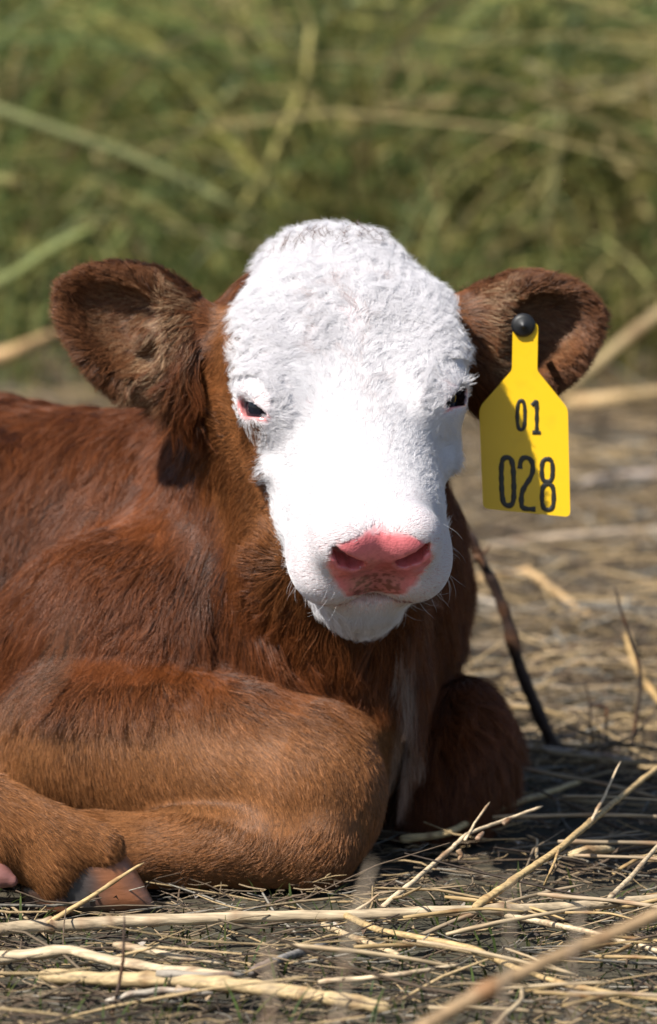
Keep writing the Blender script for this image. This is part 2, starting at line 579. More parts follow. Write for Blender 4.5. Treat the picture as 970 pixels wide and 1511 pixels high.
# bare, dark lining of the ears
earbowl = np.zeros(len(BP)); earany = np.zeros(len(BP))
for s_ in (-1, 1):
    e = ear_local(BP32, s_)
    inb = (np.abs(e[:, 1]) < .07) & (e[:, 0] > .0) & (e[:, 0] < .14) & (np.abs(e[:, 2]) < .05) & (BP[:, 2] > .30)
    earany = np.maximum(earany, inb * sstep(.0, .03, e[:, 0]))
    earbowl = np.maximum(earbowl, inb * sstep(.012, .002, e[:, 2]) * (e[:, 2] > -.02) * sstep(.040, .026, np.abs(e[:, 1] - .002)) * sstep(.03, .045, e[:, 0]) * sstep(.115, .10, e[:, 0]))
tint = tint * (1 - earbowl[:, None]) + np.array([.16, .075, .06]) * earbowl[:, None]
me = body.data
a_ = me.color_attributes.new('tint', 'FLOAT_COLOR', 'POINT')
c4 = np.ones((len(BP), 4), np.float32); c4[:, :3] = np.clip(tint, 0, 1)
a_.data.foreach_set('color', c4.ravel())
a_ = me.attributes.new('wet', 'FLOAT', 'POINT')
a_.data.foreach_set('value', np.clip(np.maximum(pad, np.maximum(lips * .5, rim)), 0, 1).astype(np.float32))

# ------------------------------------------------------------------ hair
def tri_sample(n_per_m2, Pv, tris):
    A, B, C = Pv[tris[:, 0]], Pv[tris[:, 1]], Pv[tris[:, 2]]
    nrm = np.cross(B - A, C - A); ar = np.linalg.norm(nrm, axis=1) * .5
    ctr = (A + B + C) / 3
    dens = n_per_m2(ctr, nrm / np.maximum(ar[:, None] * 2, 1e-12))
    ex = ar * dens * FUR
    k = rng.poisson(ex)
    idx = np.repeat(np.arange(len(tris)), k)
    a, b = rng.random(len(idx)), rng.random(len(idx))
    m = a + b > 1; a[m], b[m] = 1 - a[m], 1 - b[m]
    p = A[idx] + a[:, None] * (B[idx] - A[idx]) + b[:, None] * (C[idx] - A[idx])
    return p, unit(nrm[idx])


me.calc_loop_triangles()
TR = np.empty(len(me.loop_triangles) * 3, np.int32); me.loop_triangles.foreach_get('vertices', TR); TR = TR.reshape(-1, 3)
BPd = BP.astype(np.float64)


def facing(c, n):
    v = unit(CAM - c)
    return (n * v).sum(1)


def base_density(c, n):
    f = facing(c, n)
    vis = (c[:, 0] > -.36)
    d = np.where(f > -.15, 1.0, .16) * np.where(vis, 1.0, .05)
    d *= np.where(c[:, 2] < .004, .1, 1)
    return d


def dens_coat(c, n):
    w, st, pd, lp, rm = coat(c)
    d = base_density(c, n)
    lw_ = leg_weight(c)
    return d * (1 - w) * (1 - pd) * (1 - rm) * (1 - .6 * lp) * (1.05e6 + 5.5e5 * lw_)


def dens_face(c, n):
    w, st, pd, lp, rm = coat(c)
    q = hl(c.astype(np.float32))
    muz = sstep(.115, .150, q[:, 0]) * (q[:, 1] > -.048)
    return base_density(c, n) * w * (1 - pd) ** 2 * (1 - .85 * lp) * (1 - rm) * 1.75e6 * (1 - .35 * muz)


# combing: (photo x, y, depth y) -> direction (right, toward the viewer, up), reach
D = []
def comb(px, py, y, d, s=.05): D.append((at(px, py, y), unit(np.array([d[0], -d[1], d[2]], float)), s))
comb(40, 600, .40, (-.8, .1, -.4), .08); comb(200, 600, .33, (-.6, .3, -.6), .07)
comb(60, 720, .30, (-.35, .2, -.9), .08); comb(200, 760, .22, (-.15, .2, -1), .07)
comb(80, 880, .20, (-.6, .1, -.7), .07); comb(230, 900, .12, (-.45, .2, -.8), .05)
comb(100, 970, .10, (-.9, 0, -.3), .05); comb(250, 960, .08, (-.85, .1, -.35), .05)
comb(340, 800, .06, (-.25, .1, -1), .05); comb(330, 650, .08, (-.15, .2, -1), .05)
comb(400, 900, .05, (-.2, .2, -1), .05); comb(480, 1000, .06, (.45, .2, -.8), .05)
comb(380, 980, .06, (-.1, .2, -.9), .05)
comb(540, 1090, .06, (.2, .2, -1), .05); comb(600, 1000, .1, (.1, .2, -1), .05)
comb(640, 930, .18, (.1, .1, -1), .05)
comb(350, 1040, .04, (.9, .2, -.35), .035); comb(230, 1060, .05, (.75, .2, -.65), .035)
comb(120, 1100, .06, (.35, .2, -.95), .04); comb(60, 1040, .08, (-.3, .2, -.9), .04)
comb(200, 1160, .03, (.45, .1, -.9), .03); comb(320, 1130, .0, (.75, .1, -.65), .03)
comb(440, 1080, .0, (.75, .1, -.65), .03); comb(510, 1130, -.02, (.25, .1, -.95), .03)
comb(530, 1220, -.02, (-.35, .1, -.9), .03); comb(400, 1180, -.04, (.6, .1, -.75), .025)
comb(470, 1250, -.06, (-.9, .1, -.35), .03); comb(350, 1280, -.05, (-1, 0, -.12), .03)
comb(220, 1270, -.05, (-1, 0, -.10), .03)
comb(30, 1200, -.14, (.8, .1, -.5), .03); comb(120, 1230, -.14, (.7, .1, -.7), .03); comb(50, 1270, -.15, (.35, .1, -.9), .025)
comb(680, 1060, .17, (.1, .1, -1), .05); comb(640, 1150, .17, (-.1, .1, -1), .04)
DP = np.array([d[0] for d in D]); DD = np.array([d[1] for d in D]); DS = np.array([d[2] for d in D])


def flow(P, N):
    w = np.exp(-((P[:, None, :] - DP[None]) ** 2).sum(-1) / (2 * DS[None] ** 2)) + 1e-12
    g_ = (w @ DD) / w.sum(1, keepdims=True)
    far = sstep(.10, .22, np.sqrt(((P[:, None, :] - DP[None]) ** 2).sum(-1)).min(1))[:, None]
    g_ = g_ * (1 - far) + np.array([-.6, 0, -.7]) * far
    q = hl(P.astype(np.float32)).astype(float)
    t, u, r = q[:, 0], q[:, 1], q[:, 2]
    sg = np.sign(r)
    nh = calf_near_head(P) * sstep(-.135, -.115, t + .0 * u) * sstep(-.11, -.07, u + .12 * sstep(.08, .12, t))
    # face: up and outward on the nose, out and back on the cheeks, forward curls on the forehead
    nose = (-F[None] * .8 + R[None] * (r / .05)[:, None] * .9 + U[None] * .1)
    muz = (-F[None] * .5 + R[None] * (r / .05)[:, None] * .9 - U[None] * .55)
    fore = (-F[None] * .25 + R[None] * (r / .06)[:, None] * .8 + np.array([0, 0, -.25]))
    chin = (F[None] * .25 - U[None] * .3 + np.array([0, 0, -1.0]) + R[None] * (r / .05)[:, None] * .3)
    cheek = (-F[None] * .15 + R[None] * sg[:, None] * .7 - U[None] * .5 + np.array([0, 0, -.15]))
    a = sstep(.03, -.02, t)[:, None]
    f_ = nose * (1 - a) + fore * a
    b = sstep(.11, .145, t)[:, None]
    f_ = f_ * (1 - b) + muz * b
    c_ = (sstep(-.032, -.048, u) * sstep(.085, .11, t))[:, None]
    f_ = f_ * (1 - c_) + chin * c_
    k_ = (sstep(.052, .075, np.abs(r)) * sstep(.045, .0, u) * sstep(.12, .08, t))[:, None]
    f_ = f_ * (1 - k_) + cheek * k_
    pl = (sstep(-.085, -.115, t))[:, None]
    f_ = f_ * (1 - pl) + (np.array([0, .25, 1.0]) + R[None] * (r / .05)[:, None]) * pl
    f_ = unit(f_)
    for s_ in (-1, 1):
        dv = q - (EYES[s_] + eye_axes(s_)[1] * EYE_R)
        w_ = sstep(.036, .014, np.linalg.norm(dv, axis=1))[:, None]
        f_ = f_ * (1 - w_) + (unit(dv) @ HM) * w_
    nh = nh[:, None]
    g_ = g_ * (1 - nh) + unit(f_) * nh
    for s_ in (-1, 1):
        base, A, B, Nn, L = EARS[s_]
        e = ear_local(P.astype(np.float32), s_).astype(float)
        w_ = (sstep(.005, .035, e[:, 0]) * (e[:, 0] < .15) * sstep(.075, .06, np.abs(e[:, 1])) * (np.abs(e[:, 2]) < .06))[:, None]
        cx, cy = .066, .0
        rad = A[None] * (e[:, 0] - cx)[:, None] + B[None] * (e[:, 1] - cy)[:, None]
        out = unit(rad) * .75 + A[None] * .35 + Nn[None] * .25
        inner = A[None] * .9 - B[None] * .25 + Nn[None] * .3
        iw = (sstep(.030, .014, np.sqrt(((e[:, 0] - cx) / 1.2) ** 2 + (e[:, 1] - cy) ** 2)) + sstep(.055, .035, e[:, 0]) * (e[:, 2] > 0)).clip(0, 1)[:, None]
        dirn = out * (1 - iw) + inner * iw
        g_ = g_ * (1 - w_) + dirn * w_
    return g_


def tangent(gv, N):
    tv = gv - N * (gv * N).sum(1, keepdims=True)
    return unit(tv)


def field(P):
    D, lo, h = FIELD
    x = (P - lo) / h
    x = np.clip(x, 0, np.array(D.shape) - 1.001)
    i = x.astype(np.int32); f = (x - i).astype(np.float32)
    out = 0
    for a in (0, 1):
        for b in (0, 1):
            for c in (0, 1):
                out = out + D[i[:, 0] + a, i[:, 1] + b, i[:, 2] + c] * (f[:, 0] if a else 1 - f[:, 0]) * (f[:, 1] if b else 1 - f[:, 1]) * (f[:, 2] if c else 1 - f[:, 2])
    return out


def push_out(pos, margin):
    sh = pos.shape; p = pos.reshape(-1, 3); m_ = np.broadcast_to(margin, sh[:2]).reshape(-1)
    for _ in range(2):
        d = field(p)
        bad = np.where(d < m_)[0]
        if not len(bad): break
        pb = p[bad]; e = .002
        g_ = np.stack([field(pb + np.eye(3)[k] * e) - field(pb - np.eye(3)[k] * e) for k in range(3)], 1)
        p[bad] = pb + unit(g_) * np.clip(m_[bad] - d[bad], 0, .012)[:, None]
    return p.reshape(sh)


def rotate_about(v, N, ang):
    c, s_ = np.cos(ang)[:, None], np.sin(ang)[:, None]
    return v * c + np.cross(N, v) * s_


def make_hair(name, P, N, T, length, lift, rad, root_c, tip_c, clump, cl_space, wave, mat, nseg=6, gravity=None, tipr=.12):
    n = len(P)
    s_ = np.linspace(0, 1, nseg)[None, :, None]
    L = length[:, None, None]
    pos = P[:, None, :] - N[:, None, :] * .0012 + L * (T[:, None, :] * (s_ - .12 * s_ ** 2) + N[:, None, :] * (lift[:, None, None] * s_ * (1 - .48 * s_)))
    if gravity is not None:
        pos[..., 2] -= (gravity[:, None] * length[:, None] * s_[..., 0] ** 2)
    # each lock follows the hair at its heart
    nc = max(1, int(n / cl_space))
    cid = rng.choice(n, nc, replace=False)
    kd = kdtree.KDTree(nc)
    for k, i in enumerate(cid): kd.insert(P[i], k)
    kd.balance()
    near = np.fromiter((kd.find(p)[1] for p in P), dtype=np.int64, count=n)
    ci = cid[near]
    cl = (clump * (.6 + .8 * rng.random(nc))[near])[:, None, None]
    cl = np.clip(cl, 0, .95)
    ctr = pos[ci]
    wgt = cl * s_ ** 1.3
    pos = pos * (1 - wgt) + ctr * wgt
    # waviness, shared along a lock
    ph = rng.random(nc)[near] * 6.283; B = np.cross(N, T)
    w = wave[:, None, None] * np.sin(s_ * (5.2 + 2.5 * rng.random(nc)[near])[:, None, None] + ph[:, None, None]) * s_ * L
    pos = pos + w * B[:, None, :] + (np.abs(w) * .3) * N[:, None, :]
    pos = pos + rng.normal(0, 1, (n, 1, 3)) * (s_ ** 1.5) * L * .045
    pos[:, 1:] = push_out(pos[:, 1:], (.0005 + .11 * lift[:, None] * length[:, None] * s_[:, 1:, 0] ** .8))
    hz = pos[..., 2]; np.clip(hz, .001, None, out=hz)
    rr_ = rad[:, None] * (1 - (1 - tipr) * s_[..., 0] ** 1.6)
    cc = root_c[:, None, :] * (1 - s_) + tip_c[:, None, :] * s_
    cu = bpy.data.hair_curves.new(name)
    cu.add_curves([nseg] * n)
    cu.position_data.foreach_set('vector', pos.astype(np.float32).ravel())
    a = cu.attributes.get('radius') or cu.attributes.new('radius', 'FLOAT', 'POINT')
    a.data.foreach_set('value', rr_.astype(np.float32).ravel())
    a = cu.attributes.new('tint', 'FLOAT_COLOR', 'POINT')
    c4_ = np.ones((n * nseg, 4), np.float32); c4_[:, :3] = np.clip(cc.reshape(-1, 3), 0, 1)
    a.data.foreach_set('color', c4_.ravel())
    cu.materials.append(mat)
    o = bpy.data.objects.new(name, cu)
    COL.objects.link(o); o.parent = calf
    o['kind'] = 'stuff'
    print(name, n)
    return o


def hair_mat(name, rough, spec, trans):
    m, nd, lk, pb = node_mat(name)
    a = nd.new("ShaderNodeAttribute"); a.attribute_name = 'tint'
    lk.new(a.outputs['Color'], pb.inputs['Base Color'])
    pb.inputs['Roughness'].default_value = rough
    pb.inputs['Specular IOR Level'].default_value = spec
    tr = nd.new("ShaderNodeBsdfTranslucent"); lk.new(a.outputs['Color'], tr.inputs[0])
    ms = nd.new("ShaderNodeMixShader"); ms.inputs[0].default_value = trans
    lk.new(pb.outputs[0], ms.inputs[1]); lk.new(tr.outputs[0], ms.inputs[2])
    lk.new(ms.outputs[0], nd["Material Output"].inputs[0])
    return m


coat_mat = hair_mat("coat_hair", .40, .28, .08)
face_mat = hair_mat("white_hair", .5, .25, .42)

# brown coat
P, N = tri_sample(dens_coat, BPd, TR)
n = len(P)
lwt = leg_weight(P)
q = hl(P.astype(np.float32)).astype(float)
headw = np.zeros(n); k_ = calf_near_head(P) > 0
headw[k_] = sstep(.055, .0, head_sdf(P[k_].astype(np.float32)) + .02 * noise3(P[k_], 25, 15, 2)) * sstep(-.14, -.09, q[k_, 0])
headw *= sstep(-.135, -.085, q[:, 1]) * sstep(.11, .085, np.abs(q[:, 2]))
ear = np.zeros(n); bowl = np.zeros(n); tuft = np.zeros(n)
for s_ in (-1, 1):
    e = ear_local(P.astype(np.float32), s_).astype(float)
    inb = (np.abs(e[:, 1]) < .07) & (e[:, 0] > .0) & (e[:, 0] < .14) & (np.abs(e[:, 2]) < .05) & (P[:, 2] > .30)
    ear = np.maximum(ear, inb * sstep(.005, .03, e[:, 0]))
    b_ = inb * (e[:, 2] > -.025) * (N @ EARS[s_][3] > .2)
    bowl = np.maximum(bowl, b_ * sstep(.034, .020, np.sqrt(((e[:, 0] - .070) / 1.15) ** 2 + (e[:, 1] - .006) ** 2)))
    tuft = np.maximum(tuft, b_ * sstep(.066, .045, e[:, 0]) * sstep(.012, .03, e[:, 0]))
T = tangent(flow(P, N), N)
coarse = noise3(P, 16, 1, 2); fine = noise3(P, 48, 2, 2)
ang = coarse * 1.05 * (1 - .70 * lwt) + fine * .75 * (1 - .7 * lwt) * (1 - .4 * ear) + rng.normal(0, .11, n)
T = rotate_about(T, N, ang)
bodyw = (1 - lwt) * (1 - ear) * (1 - headw)
length = .043 * bodyw + .0175 * lwt * (1 - ear) + .0185 * ear + .019 * headw * (1 - ear) * (1 - lwt)
length = length * (1 + .25 * noise3(P, 40, 6, 1)) * rng.uniform(.65, 1.15, n)
length = np.where(bowl > .3, length * .9, length)
length = np.where(tuft > .4, .020 * rng.uniform(.6, 1.2, n), length)
hoofw = sstep(-.20, -.155, P[:, 0]) * (P[:, 1] < -.07) * (P[:, 2] < .12)
length *= (1 - .45 * hoofw)
lift = .36 * bodyw + .15 * lwt + .42 * ear + .20 * headw
lift = np.clip(lift + .22 * fine * (1 - .6 * lwt) + .15 * coarse * bodyw, .07, 1)
rad = rng.uniform(.00016, .00026, n) * (1 + .15 * bodyw)
lv = rng.normal(0, .34, n) + .22 * noise3(P, 60, 12, 2) + .34 * noise3(P, 14, 13, 2) * bodyw
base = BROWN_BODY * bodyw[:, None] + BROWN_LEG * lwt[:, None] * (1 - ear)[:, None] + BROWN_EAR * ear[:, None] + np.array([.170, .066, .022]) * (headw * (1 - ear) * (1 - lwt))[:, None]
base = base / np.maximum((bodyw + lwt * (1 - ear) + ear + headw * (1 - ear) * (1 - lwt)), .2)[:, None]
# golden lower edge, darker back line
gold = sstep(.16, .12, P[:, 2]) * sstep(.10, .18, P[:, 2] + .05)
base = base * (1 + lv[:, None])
gray = (rng.random(n) < .03 + .07 * lwt)[:, None]
base = np.where(gray, base * 1.5 + np.array([.05, .034, .022]), base)
blond = (np.maximum(tuft, bowl * .4) * (rng.random(n) < .34))[:, None]
base = base * (1 - blond) + np.array([.36, .24, .14]) * blond
st = coat(P)[1][:, None] * (rng.random(n) < .8)[:, None]
base = base * (1 - st) + np.array([.55, .46, .38]) * st
make_hair("coat_fur", P, N, T, length, lift, rad, base * .32, base * (1.80 * bodyw + 1.55 * (1 - bodyw))[:, None], .74 * bodyw + .30 * lwt + .36 * ear + .4 * headw * (1 - lwt), 20.0,  # hair darkens to the root; roots deepened further as painted shade between locks
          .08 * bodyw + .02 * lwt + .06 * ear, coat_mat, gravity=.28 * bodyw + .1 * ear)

# white face
P, N = tri_sample(dens_face, BPd, TR)
n = len(P)
q = hl(P.astype(np.float32)).astype(float)
t, u, r = q[:, 0], q[:, 1], q[:, 2]
fore = sstep(.075, -.075, t) * sstep(.0, .045, u)
polw = sstep(-.105, -.135, t)
chinw = sstep(-.040, -.054, u) * sstep(.06, .09, t)
muzw = sstep(.105, .145, t) * (1 - chinw)
T = tangent(flow(P, N), N)
ang = noise3(P, 22, 21, 2) * (1.5 * fore + .6 * (1 - fore)) * (1 - .5 * muzw) + noise3(P, 60, 22, 2) * (.55 * fore + .3) * (1 - .6 * muzw) + rng.normal(0, .12, n)
T = rotate_about(T, N, ang)
length = .0180 * (1 - fore) + .0245 * fore
length = length * (1 - muzw) + .0068 * muzw
length = length * (1 - chinw) + .0190 * chinw + .006 * polw
length = length * rng.uniform(.65, 1.15, n)
for s_ in (-1, 1):
    de = np.linalg.norm(q - (EYES[s_] + eye_axes(s_)[1] * EYE_R), axis=1)
    length *= .30 + .70 * sstep(.010, .021, de)
lift = .17 + .06 * fore + .26 * polw - .02 * muzw + .16 * chinw
lift = lift + .75 * sstep(-.058, -.082, u) * sstep(.05, .08, t)
rad = rng.uniform(.00015, .00024, n) * (1 - .3 * muzw)
base = WHITE * (1 + rng.normal(0, .03, n))[:, None]
rid = sstep(.06, .0, np.abs(noise3(P * np.array([1.6, 1, .8]), 26, 31, 2))) * sstep(.034, .012, np.abs(r - .004 - .010 * np.sin(t * 40))) * sstep(-.115, -.09, t) * sstep(.125, .10, t)
tan = (rid * (rng.random(n) < .6) * (.25 + .45 * sstep(.03, -.03, t)))[:, None]
base = base * (1 - tan) + np.array([.42, .27, .24]) * tan
make_hair("face_fur", P, N, T, length, lift, rad, base * .97, base, .66 * fore + .52 * (1 - fore) * (1 - muzw) + .2 * muzw + .12 * polw, 30.0,
          .20 * fore + .06 + .08 * polw, face_mat, nseg=7)

# brown whorl hairs over the poll, and lashes
P, N = tri_sample(lambda c, nn: 1.0e5 * (coat(c)[0] > .4) * (np.abs(hl(c.astype(np.float32))[:, 0] + .128) < .016), BPd, TR)
n = len(P)
T = tangent(np.tile(np.array([0, .2, 1.0]), (n, 1)) + rng.normal(0, .5, (n, 3)), N)
make_hair("poll_tuft", P, N, T, rng.uniform(.010, .030, n), np.full(n, .7), np.full(n, .0002), np.tile(BROWN_BODY * .7, (n, 1)), np.tile(BROWN_BODY * 1.1, (n, 1)),
          np.full(n, .5), 14, np.full(n, .15), coat_mat)


P, N = tri_sample(lambda c, nn: 5e3 * (hl(c.astype(np.float32))[:, 0] > .11) * (hl(c.astype(np.float32))[:, 1] < .02) * (coat(c)[2] < .2) * (coat(c)[0] > .5) * (np.abs(hl(c.astype(np.float32))[:, 2]) < .06), BPd, TR)
n = len(P)
T = tangent(np.tile(np.array([0, .3, -1.0]), (n, 1)) + R * np.sign(hl(P.astype(np.float32))[:, 2:3]) * .8 + rng.normal(0, .3, (n, 3)), N)
make_hair("whisker", P, N, T, rng.uniform(.010, .026, n), np.full(n, .9), np.full(n, .00009), np.tile(WHITE, (n, 1)), np.tile(WHITE, (n, 1)), np.zeros(n), 2, np.full(n, .03), face_mat)


def lashes(s_):
    cp, cn, ct = [], [], []
    ax, o = eye_axes(s_)
    up = np.cross(ax, o); up = up * np.sign(up[1] - up[0])      # toward the brow
    e = EYES[s_] + o * (EYE_R + .0012)
    for k in range(70):
        a = rng.uniform(-.012, .006)
        p = e + ax * a + up * (.0078 - .18 * max(a, 0)) + rng.normal(0, .0007, 3)
        d = unit(o * .75 + up * .10 - ax * .55 + ax * a * 25 + rng.normal(0, .13, 3))
        cp.append(hw(*p)); ct.append(d @ HM); cn.append(up @ HM)
    return np.array(cp), np.array(cn), np.array(ct)


for s_ in (-1, 1):
    p, nn, tt = lashes(s_)
    n = len(p)
    o = make_hair("eyelash", p, nn, tt.astype(float), rng.uniform(.007, .014, n), np.full(n, .05), np.full(n, .00015), np.tile(WHITE, (n, 1)), np.tile(WHITE, (n, 1)),
              np.full(n, .15), 8, np.full(n, .06), face_mat)

# ------------------------------------------------------------------ eyes
eye_m, nd, lk, pb = node_mat("eyeball")
pb.inputs['Base Color'].default_value = (.006, .007, .012, 1)
pb.inputs['Roughness'].default_value = .10
pb.inputs['Specular IOR Level'].default_value = .3


def uv_sphere(nu, nv):
    v = [(0, 0, 1)]; f = []
    for i in range(1, nv):
        a = math.pi * i / nv
        for j in range(nu):
            b = 2 * math.pi * j / nu
            v.append((math.sin(a) * math.cos(b), math.sin(a) * math.sin(b), math.cos(a)))
    v.append((0, 0, -1))
    for j in range(nu): f.append((0, 1 + j, 1 + (j + 1) % nu))
    for i in range(nv - 2):
        for j in range(nu):
            a = 1 + i * nu + j; b = 1 + i * nu + (j + 1) % nu
            f.append((a, a + nu, b + nu, b))
    l = len(v) - 1
    for j in range(nu): f.append((l, l - nu + (j + 1) % nu, l - nu + j))
    return np.array(v), f


for s_ in (-1, 1):
    v, f = uv_sphere(40, 24)
    o = mesh_obj("eye", hw(0, 0, 0) + (v * (EYE_R + .0007) + EYES[s_]) @ HM, f, eye_m, calf)

# ------------------------------------------------------------------ hooves of the hind foot
hoof_m, nd, lk, pb = node_mat("hoof_horn")
ca = nd.new("ShaderNodeAttribute"); ca.attribute_name = 'tint'
tc = nd.new("ShaderNodeTexCoord"); nz = nd.new("ShaderNodeTexNoise"); nz.inputs['Scale'].default_value = 90; nz.inputs['Detail'].default_value = 6
mp = nd.new("ShaderNodeMapping"); mp.inputs['Scale'].default_value = (.5, 1, 2.2); mp.inputs['Rotation'].default_value = (0, .6, 0)
lk.new(tc.outputs['Object'], mp.inputs[0]); lk.new(mp.outputs[0], nz.inputs['Vector'])
mx = nd.new("ShaderNodeMix"); mx.data_type = 'RGBA'; mx.blend_type = 'OVERLAY'; mx.inputs['Factor'].default_value = .35
lk.new(ca.outputs['Color'], mx.inputs['A']); lk.new(nz.outputs['Fac'], mx.inputs['B']); lk.new(mx.outputs['Result'], pb.inputs['Base Color'])
bp = nd.new("ShaderNodeBump"); bp.inputs['Distance'].default_value = .0012; bp.inputs['Strength'].default_value = .5
lk.new(nz.outputs['Fac'], bp.inputs['Height']); lk.new(bp.outputs[0], pb.inputs['Normal'])
pb.inputs['Roughness'].default_value = .38


def claw(heel, toe_dir, k, col_a, col_b):
    """one horn claw: flat sole, sloping front wall, pointed toe; heel = point under the heel on the ground"""
    X = unit(np.array([toe_dir[0], toe_dir[1], 0.0])); Y = np.array([-X[1], X[0], 0]); Z = np.array([0, 0, 1.0])
    M = np.stack([X, Y, Z]).astype(np.float32)
    heel = np.array(heel, float)
    nrm = unit(np.array([.056, .034]))                  # front wall, out and up
    def sdf(P):
        q = ((np.asarray(P, np.float32) - heel.astype(np.float32)) @ M.T) / k
        x, y, z = q[:, 0], q[:, 1], q[:, 2]
        wall = (x - .066) * nrm[0] + z * nrm[1] + 5.0 * y * y
        d = smax(wall, -(z - .002 - .10 * np.maximum(.012 - x, 0)), .005)
        d = smax(d, -(x + .002 + .25 * z), .012)
        hwid = .0215 - .0150 * np.clip(x / .066, 0, 1) ** 1.8
        d = smax(d, np.abs(y) - hwid, .014)
        d = smax(d, z - .040 - .10 * x, .008)
        return d * k
    c0 = heel + X * .03 * k + Z * .028 * k
    v, f, _ = surface_net(sdf, tuple(c0 - .05 * k - .012), tuple(c0 + .05 * k + .012), .0020)
    q = ((v - heel) @ M.T) / k
    a = np.clip(q[:, 0] / .062 + .25 * q[:, 2] / .05 + noise3(v, 70, 3, 2) * .12, 0, 1.2)
    warm = (np.exp(-((a - .72) / .20) ** 2) * sstep(.052, .034, q[:, 2]) * sstep(.002, .010, q[:, 2]))[:, None]
    c = np.array(col_a) * (1 - warm) + np.array(col_b) * warm
    tipd = sstep(.88, 1.0, a)[:, None] * .5
    c = c * (1 - tipd) + np.array([.05, .04, .035]) * tipd
    return mesh_obj("hoof", v, f, hoof_m, calf, cols=c)


claw(on_ground(100, 1353, .001) + np.array([0, .016, 0]), (1.0, -.10), 1.08, (.050, .046, .046), (.27, .105, .048))
claw(on_ground(48, 1352, .001) + np.array([0, .010, 0]), (1.0, -.45), .62, (.045, .024, .016), (.12, .045, .022))


def dew_claw(c, d, r0):
    c, d = np.array(c, float), unit(np.array(d, float))
    def sdf(P):
        P = np.asarray(P, np.float32)
        return smin(rcone(P, c, c + d * r0 * 1.3, r0, r0 * .55), rcone(P, c - d * r0, c, r0 * .8, r0), .006)
    v, f, _ = surface_net(sdf, tuple(c - r0 * 3), tuple(c + r0 * 3), .0016)
    return mesh_obj("dewclaw", v, f, hoof_m, calf, cols=np.tile(np.array([.22, .095, .08]), (len(v), 1)) * (1 + .3 * noise3(v, 90, 2, 2))[:, None])


dew_claw(at(-2, 1292, -.144), (1.0, -.3, -.35), .0085)

# ------------------------------------------------------------------ ear tag
tag_root = bpy.data.objects.new("ear_tag", None); COL.objects.link(tag_root)
TAGY = .076
tag_root.location = at(772, 483, TAGY)
TL = np.array(tag_root.location)
tag(tag_root, "yellow plastic ear tag numbered 01 028 hanging from the ear", "ear tag")
tag_m, nd, lk, pb = node_mat("yellow_plastic")
pb.inputs['Base Color'].default_value = (.86, .50, .005, 1); pb.inputs['Roughness'].default_value = .36
tc = nd.new("ShaderNodeTexCoord"); nz = nd.new("ShaderNodeTexNoise"); nz.inputs['Scale'].default_value = 55; nz.inputs['Detail'].default_value = 5
lk.new(tc.outputs['Object'], nz.inputs['Vector'])
rp = nd.new("ShaderNodeValToRGB"); rp.color_ramp.elements[0].position = .28; rp.color_ramp.elements[0].color = (.70, .42, .005, 1)
rp.color_ramp.elements[1].position = .42; rp.color_ramp.elements[1].color = (.74, .45, .004, 1)
lk.new(nz.outputs['Fac'], rp.inputs[0]); lk.new(rp.outputs[0], pb.inputs['Base Color'])
bp = nd.new("ShaderNodeBump"); bp.inputs['Distance'].default_value = .0006; bp.inputs['Strength'].default_value = .25
lk.new(nz.outputs['Fac'], bp.inputs['Height']); lk.new(bp.outputs[0], pb.inputs['Normal'])
ink_m, nd, lk, pb = node_mat("black_ink")
pb.inputs['Base Color'].default_value = (.012, .011, .008, 1); pb.inputs['Roughness'].default_value = .45
stud_m, nd, lk, pb = node_mat("black_plastic")
pb.inputs['Base Color'].default_value = (.010, .010, .011, 1); pb.inputs['Roughness'].default_value = .5

MPP = (TAGY + 4.0) / FPX * 1.012     # metres per photo pixel at the tag


def tag_pt(px, py, off=0.0):
    """photo point -> local point on the gently bent sheet (x right, z up, y toward -viewer)"""
    x, z = (px - 772) * MPP, (483 - py) * MPP
    bend = .004 * math.sin((x + .01) * 22) + .010 * (-z / .14) ** 1.5 if z < 0 else .004 * math.sin((x + .01) * 22)
    return np.array([x, -bend - off, z])


def round_poly(pts, rads, n=6):
    out = []
    for i in range(len(pts)):
        p0, p1, p2 = (np.array(pts[(i + k) % len(pts)], float) for k in (-1, 0, 1))
        r = rads[i]
        a, b = unit(p0 - p1), unit(p2 - p1)
        q0, q2 = p1 + a * r, p1 + b * r
        for k in range(n + 1):
            s_ = k / n
            out.append((1 - s_) ** 2 * q0 + 2 * s_ * (1 - s_) * p1 + s_ * s_ * q2)
    return out


